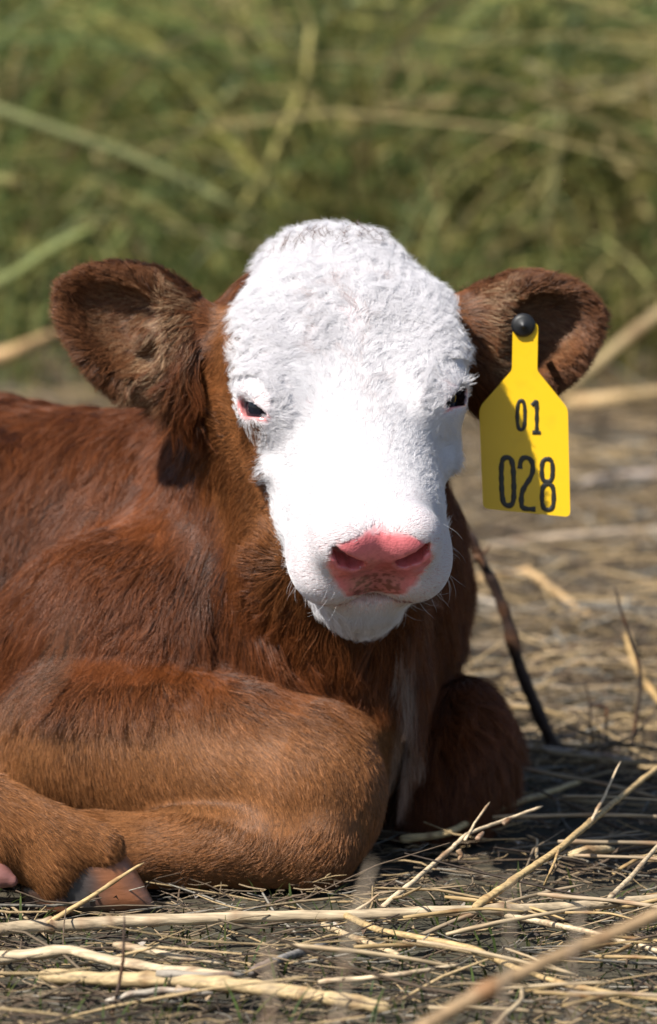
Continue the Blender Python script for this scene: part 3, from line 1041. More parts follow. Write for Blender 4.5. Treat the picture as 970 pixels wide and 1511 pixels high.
import bmesh
def sheet(name, outline, th, mat, parent):
    """closed outline in photo pixels -> bent plate with rounded rim, triangulated with inner points"""
    bm = bmesh.new()
    ys = [p[1] for p in outline]; 
    vs = [bm.verts.new((p[0], p[1], 0)) for p in outline]
    f = bm.faces.new(vs)
    for y in np.arange(min(ys) + 8, max(ys) - 2, 8):
        bmesh.ops.bisect_plane(bm, geom=bm.verts[:] + bm.edges[:] + bm.faces[:], plane_co=(0, y, 0), plane_no=(0, 1, 0))
    for x in np.arange(712, 842, 10):
        bmesh.ops.bisect_plane(bm, geom=bm.verts[:] + bm.edges[:] + bm.faces[:], plane_co=(x, 0, 0), plane_no=(1, 0, 0))
    ret = bmesh.ops.extrude_face_region(bm, geom=bm.faces[:])
    top = [v for v in ret['geom'] if isinstance(v, bmesh.types.BMVert)]
    tops = set(top)
    for v in bm.verts:
        p = tag_pt(v.co.x, v.co.y, th if v in tops else 0.0)
        v.co = p
    bmesh.ops.recalc_face_normals(bm, faces=bm.faces[:])
    me_ = bpy.data.meshes.new(name); bm.to_mesh(me_); bm.free()
    me_.materials.append(mat)
    o = bpy.data.objects.new(name, me_); COL.objects.link(o); o.parent = parent
    bv = o.modifiers.new("b", 'BEVEL'); bv.width = .0005; bv.segments = 2; bv.limit_method = 'ANGLE'; bv.angle_limit = 1.0
    return o


out = round_poly([(757, 476), (794, 476), (793, 546), (838, 601), (842, 760), (714, 749), (708, 601), (756, 546)],
                 [8, 8, 5, 8, 9, 9, 10, 5])
sheet("panel", out, .0018, tag_m, tag_root)


def digit(strokes, w):
    """strokes in photo pixels, drawn as raised ribbons with rounded section; all strokes of one digit are one mesh"""
    vv, ff = [], []
    hh = .0008
    for pts, closed in strokes:
        pts = np.array(pts, float)
        # resample
        seg = np.linalg.norm(np.diff(np.vstack([pts, pts[:1]]) if closed else pts, axis=0), axis=1)
        cum = np.r_[0, np.cumsum(seg)]
        m_ = max(6, int(cum[-1] / 2.2))
        tt = np.linspace(0, cum[-1], m_, endpoint=not closed)
        src = np.vstack([pts, pts[:1]]) if closed else pts
        q_ = np.stack([np.interp(tt, cum, src[:, k]) for k in (0, 1)], 1)
        for _ in range(2):
            q2 = q_.copy()
            q2[1:-1] = (q_[:-2] + 2 * q_[1:-1] + q_[2:]) / 4
            if closed: q2[0] = (q_[-1] + 2 * q_[0] + q_[1]) / 4; q2[-1] = (q_[-2] + 2 * q_[-1] + q_[0]) / 4
            q_ = q2
        d_ = np.roll(q_, -1, 0) - np.roll(q_, 1, 0) if closed else np.gradient(q_, axis=0)
        d_ = unit(d_); nn = np.stack([-d_[:, 1], d_[:, 0]], 1)
        b0 = len(vv)
        wid = w / 2 * (1 + .10 * np.sin(np.arange(m_) * .9 + pts[0, 0]) + rng.normal(0, .04, m_))
        prof_ = [(-1, 0.0), (-.86, .7), (-.4, 1), (.4, 1), (.86, .7), (1, 0.0)]
        for i in range(m_):
            for a, h_ in prof_:
                p = q_[i] + nn[i] * wid[i] * a
                vv.append(tag_pt(p[0], p[1], .00175 + hh * h_))
        k = len(prof_)
        for i in range(m_ if closed else m_ - 1):
            j = (i + 1) % m_
            for a in range(k - 1):
                ff.append((b0 + i * k + a, b0 + i * k + a + 1, b0 + j * k + a + 1, b0 + j * k + a))
        if not closed:
            ff.append(tuple(b0 + a for a in range(k)))
            ff.append(tuple(b0 + (m_ - 1) * k + a for a in reversed(range(k))))
    return mesh_obj("digit", vv, ff, ink_m, tag_root, smooth=False)


def oval(cx, cy, rx, ry, p=3.2, rot=0, n=40):
    o_ = []
    for k in range(n):
        a = 2 * math.pi * k / n
        c, s_ = math.cos(a), math.sin(a)
        x, y = rx * math.copysign(abs(c) ** (2 / p), c), ry * math.copysign(abs(s_) ** (2 / p), s_)
        o_.append((cx + x - y * rot, cy + y))
    return o_


digit([(oval(769.5, 611.5, 5.6, 22, 2.8), True)], 5.6)
digit([([(785, 597), (790, 593), (792.5, 589), (792.5, 637)], False), ([(786, 636.5), (798, 637)], False)], 6.0)
digit([(oval(750, 709, 9.0, 35.5, 3.4, -.03), True)], 7.6)
digit([([(768, 690), (768.5, 680), (772, 674), (777, 673), (784, 676), (787, 684), (787, 694), (783, 704), (775, 716), (771, 725), (770, 736), (771, 747), (778, 749), (791, 749)], False)], 7.4)
digit([(oval(808, 692, 8.0, 17, 3.0), True), (oval(809, 731, 8.6, 19, 3.0), True)], 6.8)


def lathe(name, prof_, mat, parent, loc, n=28):
    vv, ff = [], []
    for (r_, y_) in prof_:
        for k in range(n):
            a = 2 * math.pi * k / n
            vv.append((loc[0] + r_ * math.cos(a), loc[1] + y_, loc[2] + r_ * math.sin(a)))
    for i in range(len(prof_) - 1):
        for k in range(n):
            ff.append((i * n + k, i * n + (k + 1) % n, (i + 1) * n + (k + 1) % n, (i + 1) * n + k))
    ff.append(tuple(range(n))); ff.append(tuple(reversed(range((len(prof_) - 1) * n, len(prof_) * n))))
    return mesh_obj(name, vv, ff, mat, parent)


lathe("stud", [(.0030, .030), (.0030, .002), (.0086, .0018), (.0094, -.001), (.0090, -.0036), (.0066, -.0050), (.0035, -.0054), (.0010, -.0080), (.0004, -.0085)], stud_m, tag_root, (0, -.0020, .002))

# ------------------------------------------------------------------ ground
def grid_axis(a, b, lo, hi, step):
    core = np.arange(a, b + 1e-6, step)
    far = np.array([1.5, 4, 9, 20, 45, 90, 160.0])
    return np.r_[(a - far[::-1])[(a - far[::-1]) > lo], core, (b + far)[(b + far) < hi]]


def relief(x, y):
    p = np.stack([x, y, np.zeros_like(x)], -1)
    return .010 * noise3(p, 5, 41, 2) + .006 * noise3(p, 22, 42, 2)


ground_m, nd, lk, pb = node_mat("soil_and_chaff")
tc = nd.new("ShaderNodeTexCoord")
n1 = nd.new("ShaderNodeTexNoise"); n1.inputs['Scale'].default_value = 34; n1.inputs['Detail'].default_value = 9; n1.inputs['Roughness'].default_value = .7
n2 = nd.new("ShaderNodeTexNoise"); n2.inputs['Scale'].default_value = 3; n2.inputs['Detail'].default_value = 4
lk.new(tc.outputs['Object'], n1.inputs['Vector']); lk.new(tc.outputs['Object'], n2.inputs['Vector'])
rp = nd.new("ShaderNodeValToRGB")
els = rp.color_ramp.elements
els[0].position = .30; els[0].color = (.018, .013, .009, 1)
els[1].position = .72; els[1].color = (.15, .11, .065, 1)
e_ = els.new(.52); e_.color = (.055, .040, .026, 1)
lk.new(n1.outputs['Fac'], rp.inputs[0])
mx = nd.new("ShaderNodeMix"); mx.data_type = 'RGBA'; mx.inputs['B'].default_value = (.05, .055, .025, 1)
mm = nd.new("ShaderNodeMath"); mm.operation = 'MULTIPLY'; mm.inputs[1].default_value = .6
lk.new(n2.outputs['Fac'], mm.inputs[0]); lk.new(mm.outputs[0], mx.inputs['Factor'])
lk.new(rp.outputs[0], mx.inputs['A']); lk.new(mx.outputs['Result'], pb.inputs['Base Color'])
pb.inputs['Roughness'].default_value = .95
bp = nd.new("ShaderNodeBump"); bp.inputs['Distance'].default_value = .01; bp.inputs['Strength'].default_value = .8
lk.new(n1.outputs['Fac'], bp.inputs['Height']); lk.new(bp.outputs[0], pb.inputs['Normal'])

gx = grid_axis(-1.6, 1.6, -170, 170, .025); gy = grid_axis(-1.6, 3.4, -170, 170, .025)
GX, GY = np.meshgrid(gx, gy, indexing='ij')
gz = relief(GX.ravel(), GY.ravel()) - .008
nx_, ny_ = len(gx), len(gy)
ii, jj = np.meshgrid(np.arange(nx_ - 1), np.arange(ny_ - 1), indexing='ij')
gf = np.stack([ii * ny_ + jj, (ii + 1) * ny_ + jj, (ii + 1) * ny_ + jj + 1, ii * ny_ + jj + 1], -1).reshape(-1, 4)
gv = np.stack([GX.ravel(), GY.ravel(), gz], 1)
tag(mesh_obj("ground", gv, gf, ground_m), kind='structure')


def fibre_mat(name, rough=.6, spec=.3, trans=.0, scale=900):
    """colour from the piece itself, streaked along and blotched a little"""
    m, nd, lk, pb = node_mat(name)
    a = nd.new("ShaderNodeAttribute"); a.attribute_name = 'tint'
    tc = nd.new("ShaderNodeTexCoord"); nz = nd.new("ShaderNodeTexNoise"); nz.inputs['Scale'].default_value = scale; nz.inputs['Detail'].default_value = 3
    mpp = nd.new("ShaderNodeMapping"); mpp.inputs['Scale'].default_value = (.09, 1, 1)
    lk.new(tc.outputs['Object'], mpp.inputs[0]); lk.new(mpp.outputs[0], nz.inputs['Vector'])
    mr = nd.new("ShaderNodeMapRange"); mr.inputs['From Min'].default_value = .3; mr.inputs['From Max'].default_value = .7
    mr.inputs['To Min'].default_value = .50; mr.inputs['To Max'].default_value = 1.12
    bpp = nd.new("ShaderNodeBump"); bpp.inputs['Distance'].default_value = .0012; bpp.inputs['Strength'].default_value = .5
    lk.new(nz.outputs['Fac'], bpp.inputs['Height']); lk.new(bpp.outputs[0], pb.inputs['Normal'])
    lk.new(nz.outputs['Fac'], mr.inputs['Value'])
    mx = nd.new("ShaderNodeMix"); mx.data_type = 'RGBA'; mx.blend_type = 'MULTIPLY'; mx.inputs['Factor'].default_value = 1
    lk.new(a.outputs['Color'], mx.inputs['A']); lk.new(mr.outputs[0], mx.inputs['B'])
    lk.new(mx.outputs['Result'], pb.inputs['Base Color'])
    pb.inputs['Roughness'].default_value = rough; pb.inputs['Specular IOR Level'].default_value = spec
    if trans:
        tr = nd.new("ShaderNodeBsdfTranslucent"); lk.new(mx.outputs['Result'], tr.inputs[0])
        ms = nd.new("ShaderNodeMixShader"); ms.inputs[0].default_value = trans
        lk.new(pb.outputs[0], ms.inputs[1]); lk.new(tr.outputs[0], ms.inputs[2]); lk.new(ms.outputs[0], nd["Material Output"].inputs[0])
    return m


straw_m = fibre_mat("dry_straw", .6, .25, 0, 420)
litter_m = fibre_mat("litter", .7, .2, .10, 700)
grass_m = fibre_mat("grass_blades", .55, .3, .48, 60)


def tubes(ctrl, rad, cols, sides=4, flat=1.0):
    """ctrl n x k x 3 centre lines, rad n x k, cols n x 3 -> one mesh of many little stems"""
    n, k, _ = ctrl.shape
    T_ = unit(np.gradient(ctrl, axis=1))
    up = np.where(np.abs(T_[..., 2:3]) > .9, np.array([1.0, 0, 0]), np.array([0, 0, 1.0]))
    A_ = unit(np.cross(T_, up)); B_ = np.cross(A_, T_)
    th = np.arange(sides) / sides * 2 * math.pi + rng.random((n, 1, 1)) * 6
    ring = A_[:, :, None] * np.cos(th)[..., None] + B_[:, :, None] * np.sin(th)[..., None] * flat
    v = ctrl[:, :, None] + ring * rad[:, :, None, None]
    idx = np.arange(n * k * sides).reshape(n, k, sides)
    a, b = idx[:, :-1], idx[:, 1:]
    f = np.stack([a, np.roll(a, -1, 2), np.roll(b, -1, 2), b], -1).reshape(-1, 4)
    c = np.repeat(cols, k * sides, 0)
    return v.reshape(-1, 3), f, c


def ribbons(ctrl, wid, side, cols):
    n, k, _ = ctrl.shape
    s_ = side[:, None, :] * wid[..., None] * .5
    v = np.stack([ctrl - s_, ctrl + s_], 2)
    idx = np.arange(n * k * 2).reshape(n, k, 2)
    f = np.stack([idx[:, :-1, 0], idx[:, :-1, 1], idx[:, 1:, 1], idx[:, 1:, 0]], -1).reshape(-1, 4)
    return v.reshape(-1, 3), f, np.repeat(cols, k * 2, 0)


STRAW = np.array([[.50, .36, .19], [.42, .30, .16], [.34, .25, .15], [.24, .18, .12], [.15, .105, .07], [.075, .055, .042], [.30, .27, .22]])


def clear_of_calf(p, m=.004):
    return field(p) > m


def scatter(n, x0, x1, y0, y1, bias=1.0):
    x = rng.uniform(x0, x1, n); y = y0 + (y1 - y0) * rng.random(n) ** bias
    return x, y


# ---- fine litter of broken straw on the ground
def litter(n, lmin, lmax, rmin, rmax, zmax, weights, x0=-1.1, x1=1.1, y0=-1.2, y1=3.2, k=4, tilt=.16):
    x, y = scatter(n, x0, x1, y0, y1, 1.25)
    L = rng.uniform(lmin, lmax, n) * (1 + .35 * (y > .6))
    a = rng.normal(0, .75, n) + (rng.random(n) < .25) * rng.uniform(-1.5, 1.5, n)
    d = np.stack([np.cos(a), np.sin(a), rng.normal(0, tilt, n)], 1)
    z = relief(x, y) + rng.random(n) ** 1.7 * zmax + .001
    s_ = np.linspace(-.5, .5, k)
    c = np.stack([x, y, z], 1)[:, None] + d[:, None] * (s_[None, :, None] * L[:, None, None])
    bend = rng.normal(0, .10, (n, 1)) * L[:, None] * (s_ ** 2 * 4)[None]
    c[..., 0] += bend * -np.sin(a)[:, None]; c[..., 1] += bend * np.cos(a)[:, None]
    c[..., 2] += rng.normal(0, .06, (n, 1)) * L[:, None] * (s_ ** 2 * 4)[None]
    c[..., 2] = np.maximum(c[..., 2], relief(c[..., 0].ravel(), c[..., 1].ravel()).reshape(n, k) - .006)
    ok = clear_of_calf(c.reshape(-1, 3)).reshape(n, k).all(1)
    c = c[ok]; m_ = ok.sum()
    col_ = STRAW[rng.choice(len(STRAW), m_, p=weights)] * rng.uniform(.7, 1.2, (m_, 1))
    r_ = rng.uniform(rmin, rmax, m_)[:, None] * np.array([.75] + [1] * (k - 2) + [.65])[None]
    return tubes(c, r_, col_, 4, .8)


def join(parts):
    v, f, c, o = [], [], [], 0
    for a in parts:
        v.append(a[0]); f.append(a[1] + o); c.append(a[2]); o += len(a[0])
    return np.concatenate(v), np.concatenate(f), np.concatenate(c)


W1 = [.04, .08, .14, .20, .24, .20, .10]
W2 = [.12, .16, .18, .17, .13, .07, .17]
v, f, c = join([litter(48000, .006, .040, .0003, .0009, .012, W1), litter(7500, .03, .10, .0005, .0012, .020, W1),
                litter(9000, .03, .14, .0009, .0024, .030, W2, y0=.35, y1=3.3, x0=-1.6, x1=1.6),
                litter(1900, .06, .20, .0007, .0017, .030, W2)])
tag(mesh_obj("straw_litter", v, f, litter_m, cols=c), "fine broken straw and chaff littering the ground", "litter", kind='stuff')

# ---- flakes of leaf and bark among the straw
n = 5200
x, y = scatter(n, -.9, .9, -.9, 1.6, 1.2)
p = np.stack([x, y, relief(x, y) + rng.random(n) ** 2 * .018 + .001], 1)
ok = field(p) > .010; p = p[ok]; n = len(p)
d1 = unit(rng.normal(0, 1, (n, 3)) * [1, 1, .35]); d2 = unit(np.cross(d1, unit(rng.normal(0, .5, (n, 3)) + [0, 0, 1])))
a_, b_ = rng.uniform(.002, .008, (n, 1)), rng.uniform(.0008, .0032, (n, 1))
nn_ = np.cross(d1, d2) * rng.uniform(-.4, .4, (n, 1)) * a_
v = np.stack([p - d1 * a_ * .5, p + d2 * b_ + nn_, p + d1 * a_ * .5 - nn_, p - d2 * b_ * .8 + nn_ * .5], 1).reshape(-1, 3)
cf = np.array([[.34, .24, .15], [.20, .13, .085], [.09, .06, .042], [.42, .36, .30], [.045, .034, .028]])[rng.choice(5, n, p=[.22, .26, .24, .08, .20])] * rng.uniform(.7, 1.2, (n, 1))
tag(mesh_obj("leaf_flakes", v, np.arange(n * 4).reshape(n, 4), litter_m, cols=np.repeat(cf, 4, 0), smooth=False), "small brown flakes of leaf and bark among the straw", "litter", kind='stuff')

# ---- short green grass pushing through the litter
n = 5200
x, y = scatter(n, -.9, .9, -.9, .5)
keep = noise3(np.stack([x, y, 0 * x], 1), 7, 51, 2) + .45 * sstep(.05, -.6, y) - .35 * sstep(-.2, .4, x) > -.05
x, y = x[keep], y[keep]; n = len(x)
h_ = rng.uniform(.010, .040, n); a = rng.random(n) * 6.283; s_ = np.linspace(0, 1, 5)
lean = rng.uniform(.2, 1.1, n)
c = np.stack([x, y, relief(x, y) - .004], 1)[:, None] + np.stack([(np.cos(a) * lean * h_)[:, None] * s_ ** 1.6, (np.sin(a) * lean * h_)[:, None] * s_ ** 1.6, h_[:, None] * s_ * (1 - .25 * s_)], -1)
ok = clear_of_calf(c.reshape(-1, 3)).reshape(n, 5).all(1); c = c[ok]; n = len(c); a = a[ok]
gc = np.array([.050, .085, .020]) * rng.uniform(.6, 1.5, (n, 1)) + rng.random((n, 1)) * np.array([.05, .03, .01])
sd = np.stack([-np.sin(a), np.cos(a), 0 * a], 1)
v, f, cc = ribbons(c, np.tile(np.array([.0020, .0022, .0019, .0013, .0003]), (n, 1)) * rng.uniform(.6, 1.2, (n, 1)), sd, gc)
tag(mesh_obj("short_grass", v, f, grass_m, cols=cc), "short green grass sprouting through the straw litter", "grass", kind='stuff')

# ---- the rank, bent grass behind
def tall_grass(n, x0, x1, y0, y1, hmin, hmax, wmin, wmax, seed):
    x, y = scatter(n, x0, x1, y0, y1, 1.0)
    tuft = noise3(np.stack([x, y, 0 * x], 1), 3.6, seed, 2)
    keep = tuft > rng.uniform(-.30, .32, n)
    x, y, tuft = x[keep], y[keep], tuft[keep]; n = len(x)
    k = 8; s_ = np.linspace(0, 1, k)
    h_ = rng.uniform(hmin, hmax, n) * (1 + .3 * tuft)
    a = rng.random(n) * 6.283
    lean = np.abs(rng.normal(.35, .40, n)); droop = rng.uniform(.3, 1.5, n)
    hor = h_[:, None] * (lean[:, None] * s_ + droop[:, None] * .7 * s_ ** 3)
    ver = h_[:, None] * (s_ * (1.15 - .25 * lean[:, None]) - .38 * droop[:, None] * s_ ** 3)
    c = np.stack([x[:, None] + np.cos(a)[:, None] * hor, y[:, None] + np.sin(a)[:, None] * hor, np.maximum(ver, .004)], -1)
    ok = (c[..., 1] > 1.5).all(1); c = c[ok]; n = len(c); a = a[ok]; tuft = tuft[ok]
    pt = c[:, 0].copy(); pt[:, 2] = 0
    dry = (rng.random(n) + .55 * noise3(pt, 1.7, seed + 5, 2))[:, None]
    g1, g2, g3 = np.array([.145, .185, .060]), np.array([.340, .320, .095]), np.array([.400, .320, .135])
    col_ = np.where(dry < .45, g1, np.where(dry < .78, g2, g3)) * rng.uniform(.65, 1.35, (n, 1))
    sd = unit(np.stack([-np.sin(a), np.cos(a), rng.normal(0, 1.1, n)], 1))
    w_ = rng.uniform(wmin, wmax, n)[:, None] * np.array([.8, 1, 1, 1, .95, .8, .5, .1])
    return ribbons(c, w_, sd, col_)


v, f, cc = join([tall_grass(15000, -2.6, 2.6, 3.0, 6.2, .35, .85, .005, .014, 61),
                 tall_grass(12000, -5, 5, 5.8, 13.0, .35, .75, .006, .014, 62),
                 tall_grass(2500, -2.2, 2.2, 2.7, 3.1, .10, .40, .003, .007, 63)])
tag(mesh_obj("tall_grass", v, f, grass_m, cols=cc), "tall tangled green and yellow grass behind the calf", "grass", kind='stuff')


# ------------------------------------------------------------------ single stalks, twigs and stems
def spline(pts, n):
    """Catmull-Rom through the points"""
    p = np.array(pts, float)
    p = np.vstack([2 * p[0] - p[1], p, 2 * p[-1] - p[-2]])
    m_ = len(p) - 3
    out = []
    for t in np.linspace(0, m_ - 1e-6, n):
        i = int(t); f = t - i
        a, b, c, d = p[i:i + 4]
        out.append(.5 * ((2 * b) + (-a + c) * f + (2 * a - 5 * b + 4 * c - d) * f * f + (-a + 3 * b - 3 * c + d) * f ** 3))
    return np.array(out)


def stem_mesh(pts, r0, r1, col, nodes=3, rough=.12, flat=1.0, sides=8, end='snap', mark=(.17, .07, .025), step=None):
    """a stalk with swollen nodes, uneven thickness, weather marks and a broken end"""
    p0 = np.array(pts, float)
    L = np.linalg.norm(np.diff(p0, axis=0), axis=1).sum()
    n = int(np.clip(L / (step or .006), 8, 90))
    c = spline(p0, n)
    s_ = np.linspace(0, 1, n)
    lin = np.stack([np.interp(s_ * (len(p0) - 1), np.arange(len(p0)), p0[:, k]) for k in range(3)], 1)
    c = c * .35 + lin * .65
    r = r0 + (r1 - r0) * s_
    r = r * (1 + rough * (noise3(c, 90, rng.random() * 50, 2)))
    colr = np.tile(np.array(col, float), (n, 1)) * (1 + .16 * noise3(c, 60, rng.random() * 50, 2))[:, None]
    for q_ in (rng.random(nodes) * .9 + .05):
        w = np.exp(-((s_ - q_) * L / .0045) ** 2)
        r = r * (1 + .22 * w); colr = colr * (1 - .55 * w[:, None]) + np.array(mark) * .55 * w[:, None]
    if end == 'snap':
        r[-1] *= .55; r[0] *= .7
    else:
        r[-1] *= .25
    c = c + np.cumsum(rng.normal(0, .00018, (n, 3)), 0)
    T_ = unit(np.gradient(c, axis=0))
    ref = np.array([0, 0, 1.0]) if abs(T_[:, 2]).mean() < .8 else np.array([0, 1.0, 0])
    A_ = unit(np.cross(T_, ref)); B_ = np.cross(A_, T_)
    th = np.arange(sides) / sides * 2 * math.pi
    rr_ = r[:, None] * (1 + .10 * np.sin(th * 2 + rng.random() * 6)[None] + rng.normal(0, .03, (n, sides)))
    v = c[:, None] + A_[:, None] * (np.cos(th)[None] * rr_)[..., None] + B_[:, None] * (np.sin(th)[None] * rr_ * flat)[..., None]
    stripe = np.tile(1 + rng.normal(0, .17, sides), n)[:, None]
    cc = np.repeat(colr, sides, 0) * (1 + rng.normal(0, .06, (n * sides, 1))) * stripe
    f = []
    for i in range(n - 1):
        for k in range(sides):
            f.append((i * sides + k, i * sides + (k + 1) % sides, (i + 1) * sides + (k + 1) % sides, (i + 1) * sides + k))
    f.append(tuple(reversed(range(sides)))); f.append(tuple(range((n - 1) * sides, n * sides)))
    return v.reshape(-1, 3), f, np.clip(cc, 0, 1)


PALE, TAN, BROWN, DARK, GREY = (.58, .45, .29), (.46, .32, .15), (.20, .13, .075), (.050, .034, .026), (.36, .31, .25)


def gpath(pts):
    """(photo x, y, height over the ground) -> world points"""
    return [on_ground(px, py, z) for px, py, z in pts]


def ypath(pts, y):
    return [at(p[0], p[1], p[2] if len(p) > 2 else y) for p in pts]


def stalk(name, label, cat, path, r0, r1, col, group=None, parts=(), **kw):
    """one stalk; its side shoots are parts"""
    if not parts:
        v, f, c = stem_mesh(path, r0, r1, col, **kw)
        return tag(mesh_obj(name, v, f, straw_m, cols=c), label, cat, group)
    root = bpy.data.objects.new(name, None); COL.objects.link(root)
    o0 = np.array(path[0]); root.location = o0
    tag(root, label, cat, group)
    v, f, c = stem_mesh(path, r0, r1, col, **kw)
    mesh_obj("stem", v - o0, f, straw_m, root, cols=c)
    for nm, pth, a, b, cl in parts:
        v, f, c = stem_mesh(pth, a, b, cl, nodes=2, end='tip', sides=6)
        mesh_obj(nm, v - o0, f, straw_m, root, cols=c)
    return root


G_FRONT = "pale stalks lying in front of the calf"
stalk("straw_stalk", "longest pale stalk lying across the whole front, a twig rising past the hoof", "straw",
      gpath([(-70, 1376, .018), (60, 1365, .018), (200, 1358, .018), (360, 1352, .019), (520, 1346, .020), (700, 1338, .022), (850, 1330, .020), (1050, 1310, .018)]),
      .0052, .0038, PALE, G_FRONT,
      parts=[("twig", gpath([(70, 1362, .020), (140, 1320, .036), (180, 1293, .047), (214, 1272, .056)]), .0022, .0010, TAN),
             ("twig", gpath([(520, 1346, .020), (545, 1331, .026), (562, 1318, .032)]), .0014, .0006, PALE)], nodes=9)
bs = bpy.data.objects.new("split_stalk", None); COL.objects.link(bs)
o0 = on_ground(0, 1410, .012); bs.location = o0
tag(bs, "thick split stalk in the lower left corner, broken into pale strips", "straw", G_FRONT)
for pth, a, b, cl, fl in [
    (gpath([(-80, 1422, .014), (20, 1412, .016), (100, 1402, .022), (170, 1418, .018), (260, 1430, .018), (345, 1438, .018)]), .0090, .0042, PALE, .65),
    (gpath([(60, 1440, .010), (180, 1447, .012), (300, 1452, .014), (420, 1466, .013), (500, 1478, .012), (575, 1492, .008)]), .0050, .0048, (.55, .40, .21), 1.0),
    (gpath([(170, 1393, .020), (250, 1410, .018), (330, 1421, .016)]), .0038, .0022, PALE, .8),
    (gpath([(230, 1436, .020), (310, 1438, .020), (362, 1436, .018)]), .0036, .0020, GREY, .8)]:
    v, f, c = stem_mesh(pth, a, b, cl, nodes=3, flat=fl, rough=.28, sides=10)
    mesh_obj("splinter", v - o0, f, straw_m, bs, cols=c)
stalk("straw_stalk", "short grey-white straw under the split stalk at the lower left", "straw",
      gpath([(150, 1482, .006), (190, 1468, .012), (240, 1462, .013), (315, 1466, .010)]), .0028, .0022, (.52, .45, .36), G_FRONT)
stalk("dry_twig", "forked pale twig with small seed husks rising right of the near knee", "twig",
      gpath([(565, 1338, .020), (610, 1303, .030), (660, 1260, .038), (690, 1235, .046), (745, 1213, .050), (803, 1193, .056)]), .0021, .0012, PALE, None,
      parts=[("twig", gpath([(686, 1240, .045), (702, 1212, .055), (723, 1184, .065)]), .0014, .0007, PALE),
             ("husk", gpath([(705, 1238, .046), (712, 1231, .048), (716, 1226, .050)]), .0018, .0008, (.5, .36, .25)),
             ("husk", gpath([(742, 1216, .052), (748, 1211, .054), (754, 1208, .054)]), .0016, .0008, (.42, .30, .2)),
             ("husk", gpath([(676, 1254, .040), (680, 1262, .036), (678, 1268, .034)]), .0020, .0010, (.5, .36, .22))], end='tip')
stalk("dry_twig", "long straight tan twig climbing from the longest stalk to the right edge", "twig",
      gpath([(700, 1340, .022), (760, 1297, .034), (830, 1250, .045), (890, 1200, .050), (985, 1122, .060)]), .0030, .0020, TAN, None,
      parts=[("twig", gpath([(868, 1220, .048), (892, 1175, .062), (917, 1122, .080)]), .0017, .0008, PALE),
             ("twig", gpath([(826, 1252, .046), (812, 1285, .036), (800, 1312, .020)]), .0012, .0007, TAN)])
stalk("dry_twig", "pale twig at the right edge leaning up from the longest stalk", "twig",
      gpath([(893, 1332, .020), (930, 1296, .030), (990, 1228, .048)]), .0021, .0013, PALE, None, end='tip')
stalk("dry_twig", "curved thin tan twig at the right edge above the longest stalk", "twig",
      gpath([(905, 1290, .012), (940, 1270, .020), (990, 1250, .022)]), .0014, .0008, TAN, None, end='tip')
# dark sticks standing behind the muzzle
b0 = on_ground(828, 1128, 0); Y0 = b0[1]
stalk("dark_stick", "dark brown stick standing in the litter right of the muzzle", "stick",
      [at(832, 1140, Y0 + .01)] + ypath([(815, 1095), (790, 1040), (768, 985), (748, 910), (728, 862), (708, 825), (690, 786)], Y0 + .0), .0058, .0040, (.045, .026, .020), None,
      parts=[("twig", ypath([(716, 838), (709, 826), (700, 818), (697, 836)], Y0 - .004), .0028, .0008, DARK), ("twig", ypath([(706, 822), (716, 815), (724, 803)], Y0), .0014, .0006, DARK)], nodes=4, rough=.22)
Y1 = on_ground(928, 1135, 0)[1]
stalk("dead_weed", "thin dark weed stem standing near the right edge", "stem",
      ypath([(926, 1140), (936, 1080), (945, 1020), (944, 985), (930, 940), (916, 895), (907, 862)], Y1), .0017, .0009, DARK, None, end='tip')
Y2 = on_ground(892, 1130, 0)[1]
stalk("dead_weed", "short dark stem with a bent tip below the yellow straw", "stem",
      ypath([(888, 1140), (893, 1085), (897, 1046), (884, 1042), (868, 1043)], Y2), .0014, .0009, DARK, None, end='tip')
stalk("dead_weed", "short dark stem left of the one with the bent tip", "stem",
      ypath([(872, 1150), (876, 1095), (872, 1030), (864, 1005)], Y2), .0013, .0007, DARK, None, end='tip')
stalk("dead_weed", "dark stem standing in the bottom litter before the split stalk", "stem",
      ypath([(160, 1520), (172, 1470), (182, 1420), (184, 1345)], -.42), .0016, .0009, (.09, .06, .045), None, end='tip')
# straws on the ground behind, right of the calf
stalk("bent_straw", "tan straw bent like a knee right of the muzzle", "straw", gpath([(640, 868, .02), (715, 856, .022), (780, 845, .028), (822, 876, .022), (868, 908, .012)]), .0048, .0038, (.50, .33, .16), None, step=.004)
stalk("flat_straw", "pale grey flat straw beneath the bent straw", "straw", gpath([(640, 864, .012), (690, 878, .014), (738, 893, .012)]), .0058, .0050, (.46, .38, .29), None, flat=.5)
stalk("yellow_straw", "yellow straw leaning down the right edge behind the thin weed stem", "straw", gpath([(925, 935, .030), (935, 975, .026), (952, 1008, .020), (975, 1038, .008)]), .0042, .0034, (.55, .36, .15), None)
stalk("back_straw", "long tan straw at the grass edge right of the tag", "straw", gpath([(835, 596, .04), (900, 590, .05), (1010, 578, .05)]), .0095, .0080, (.52, .36, .18), None, step=.02)
stalk("back_straw", "pale straw lying level with the tag's lower edge", "straw", gpath([(690, 812, .02), (790, 797, .022), (880, 790, .024), (1010, 782, .022)]), .0042, .0040, (.44, .34, .24), None, step=.012)
stalk("back_straw", "pinkish grey straw right of the tag's numbers", "straw", gpath([(860, 712, .02), (920, 702, .022), (1010, 697, .024)]), .0058, .0050, (.44, .36, .30), None, step=.012)
stalk("back_straw", "tan straw at the far side passing behind the left ear", "straw", gpath([(-60, 542, .08), (20, 520, .10), (75, 498, .11), (180, 470, .11)]), .0095, .0080, (.56, .36, .17), None, step=.02)
stalk("back_straw", "diagonal pale straw rising behind the tagged ear", "straw", ypath([(815, 590), (860, 555), (920, 505), (1000, 440)], 2.35), .0095, .0070, (.42, .31, .15), None, step=.02)
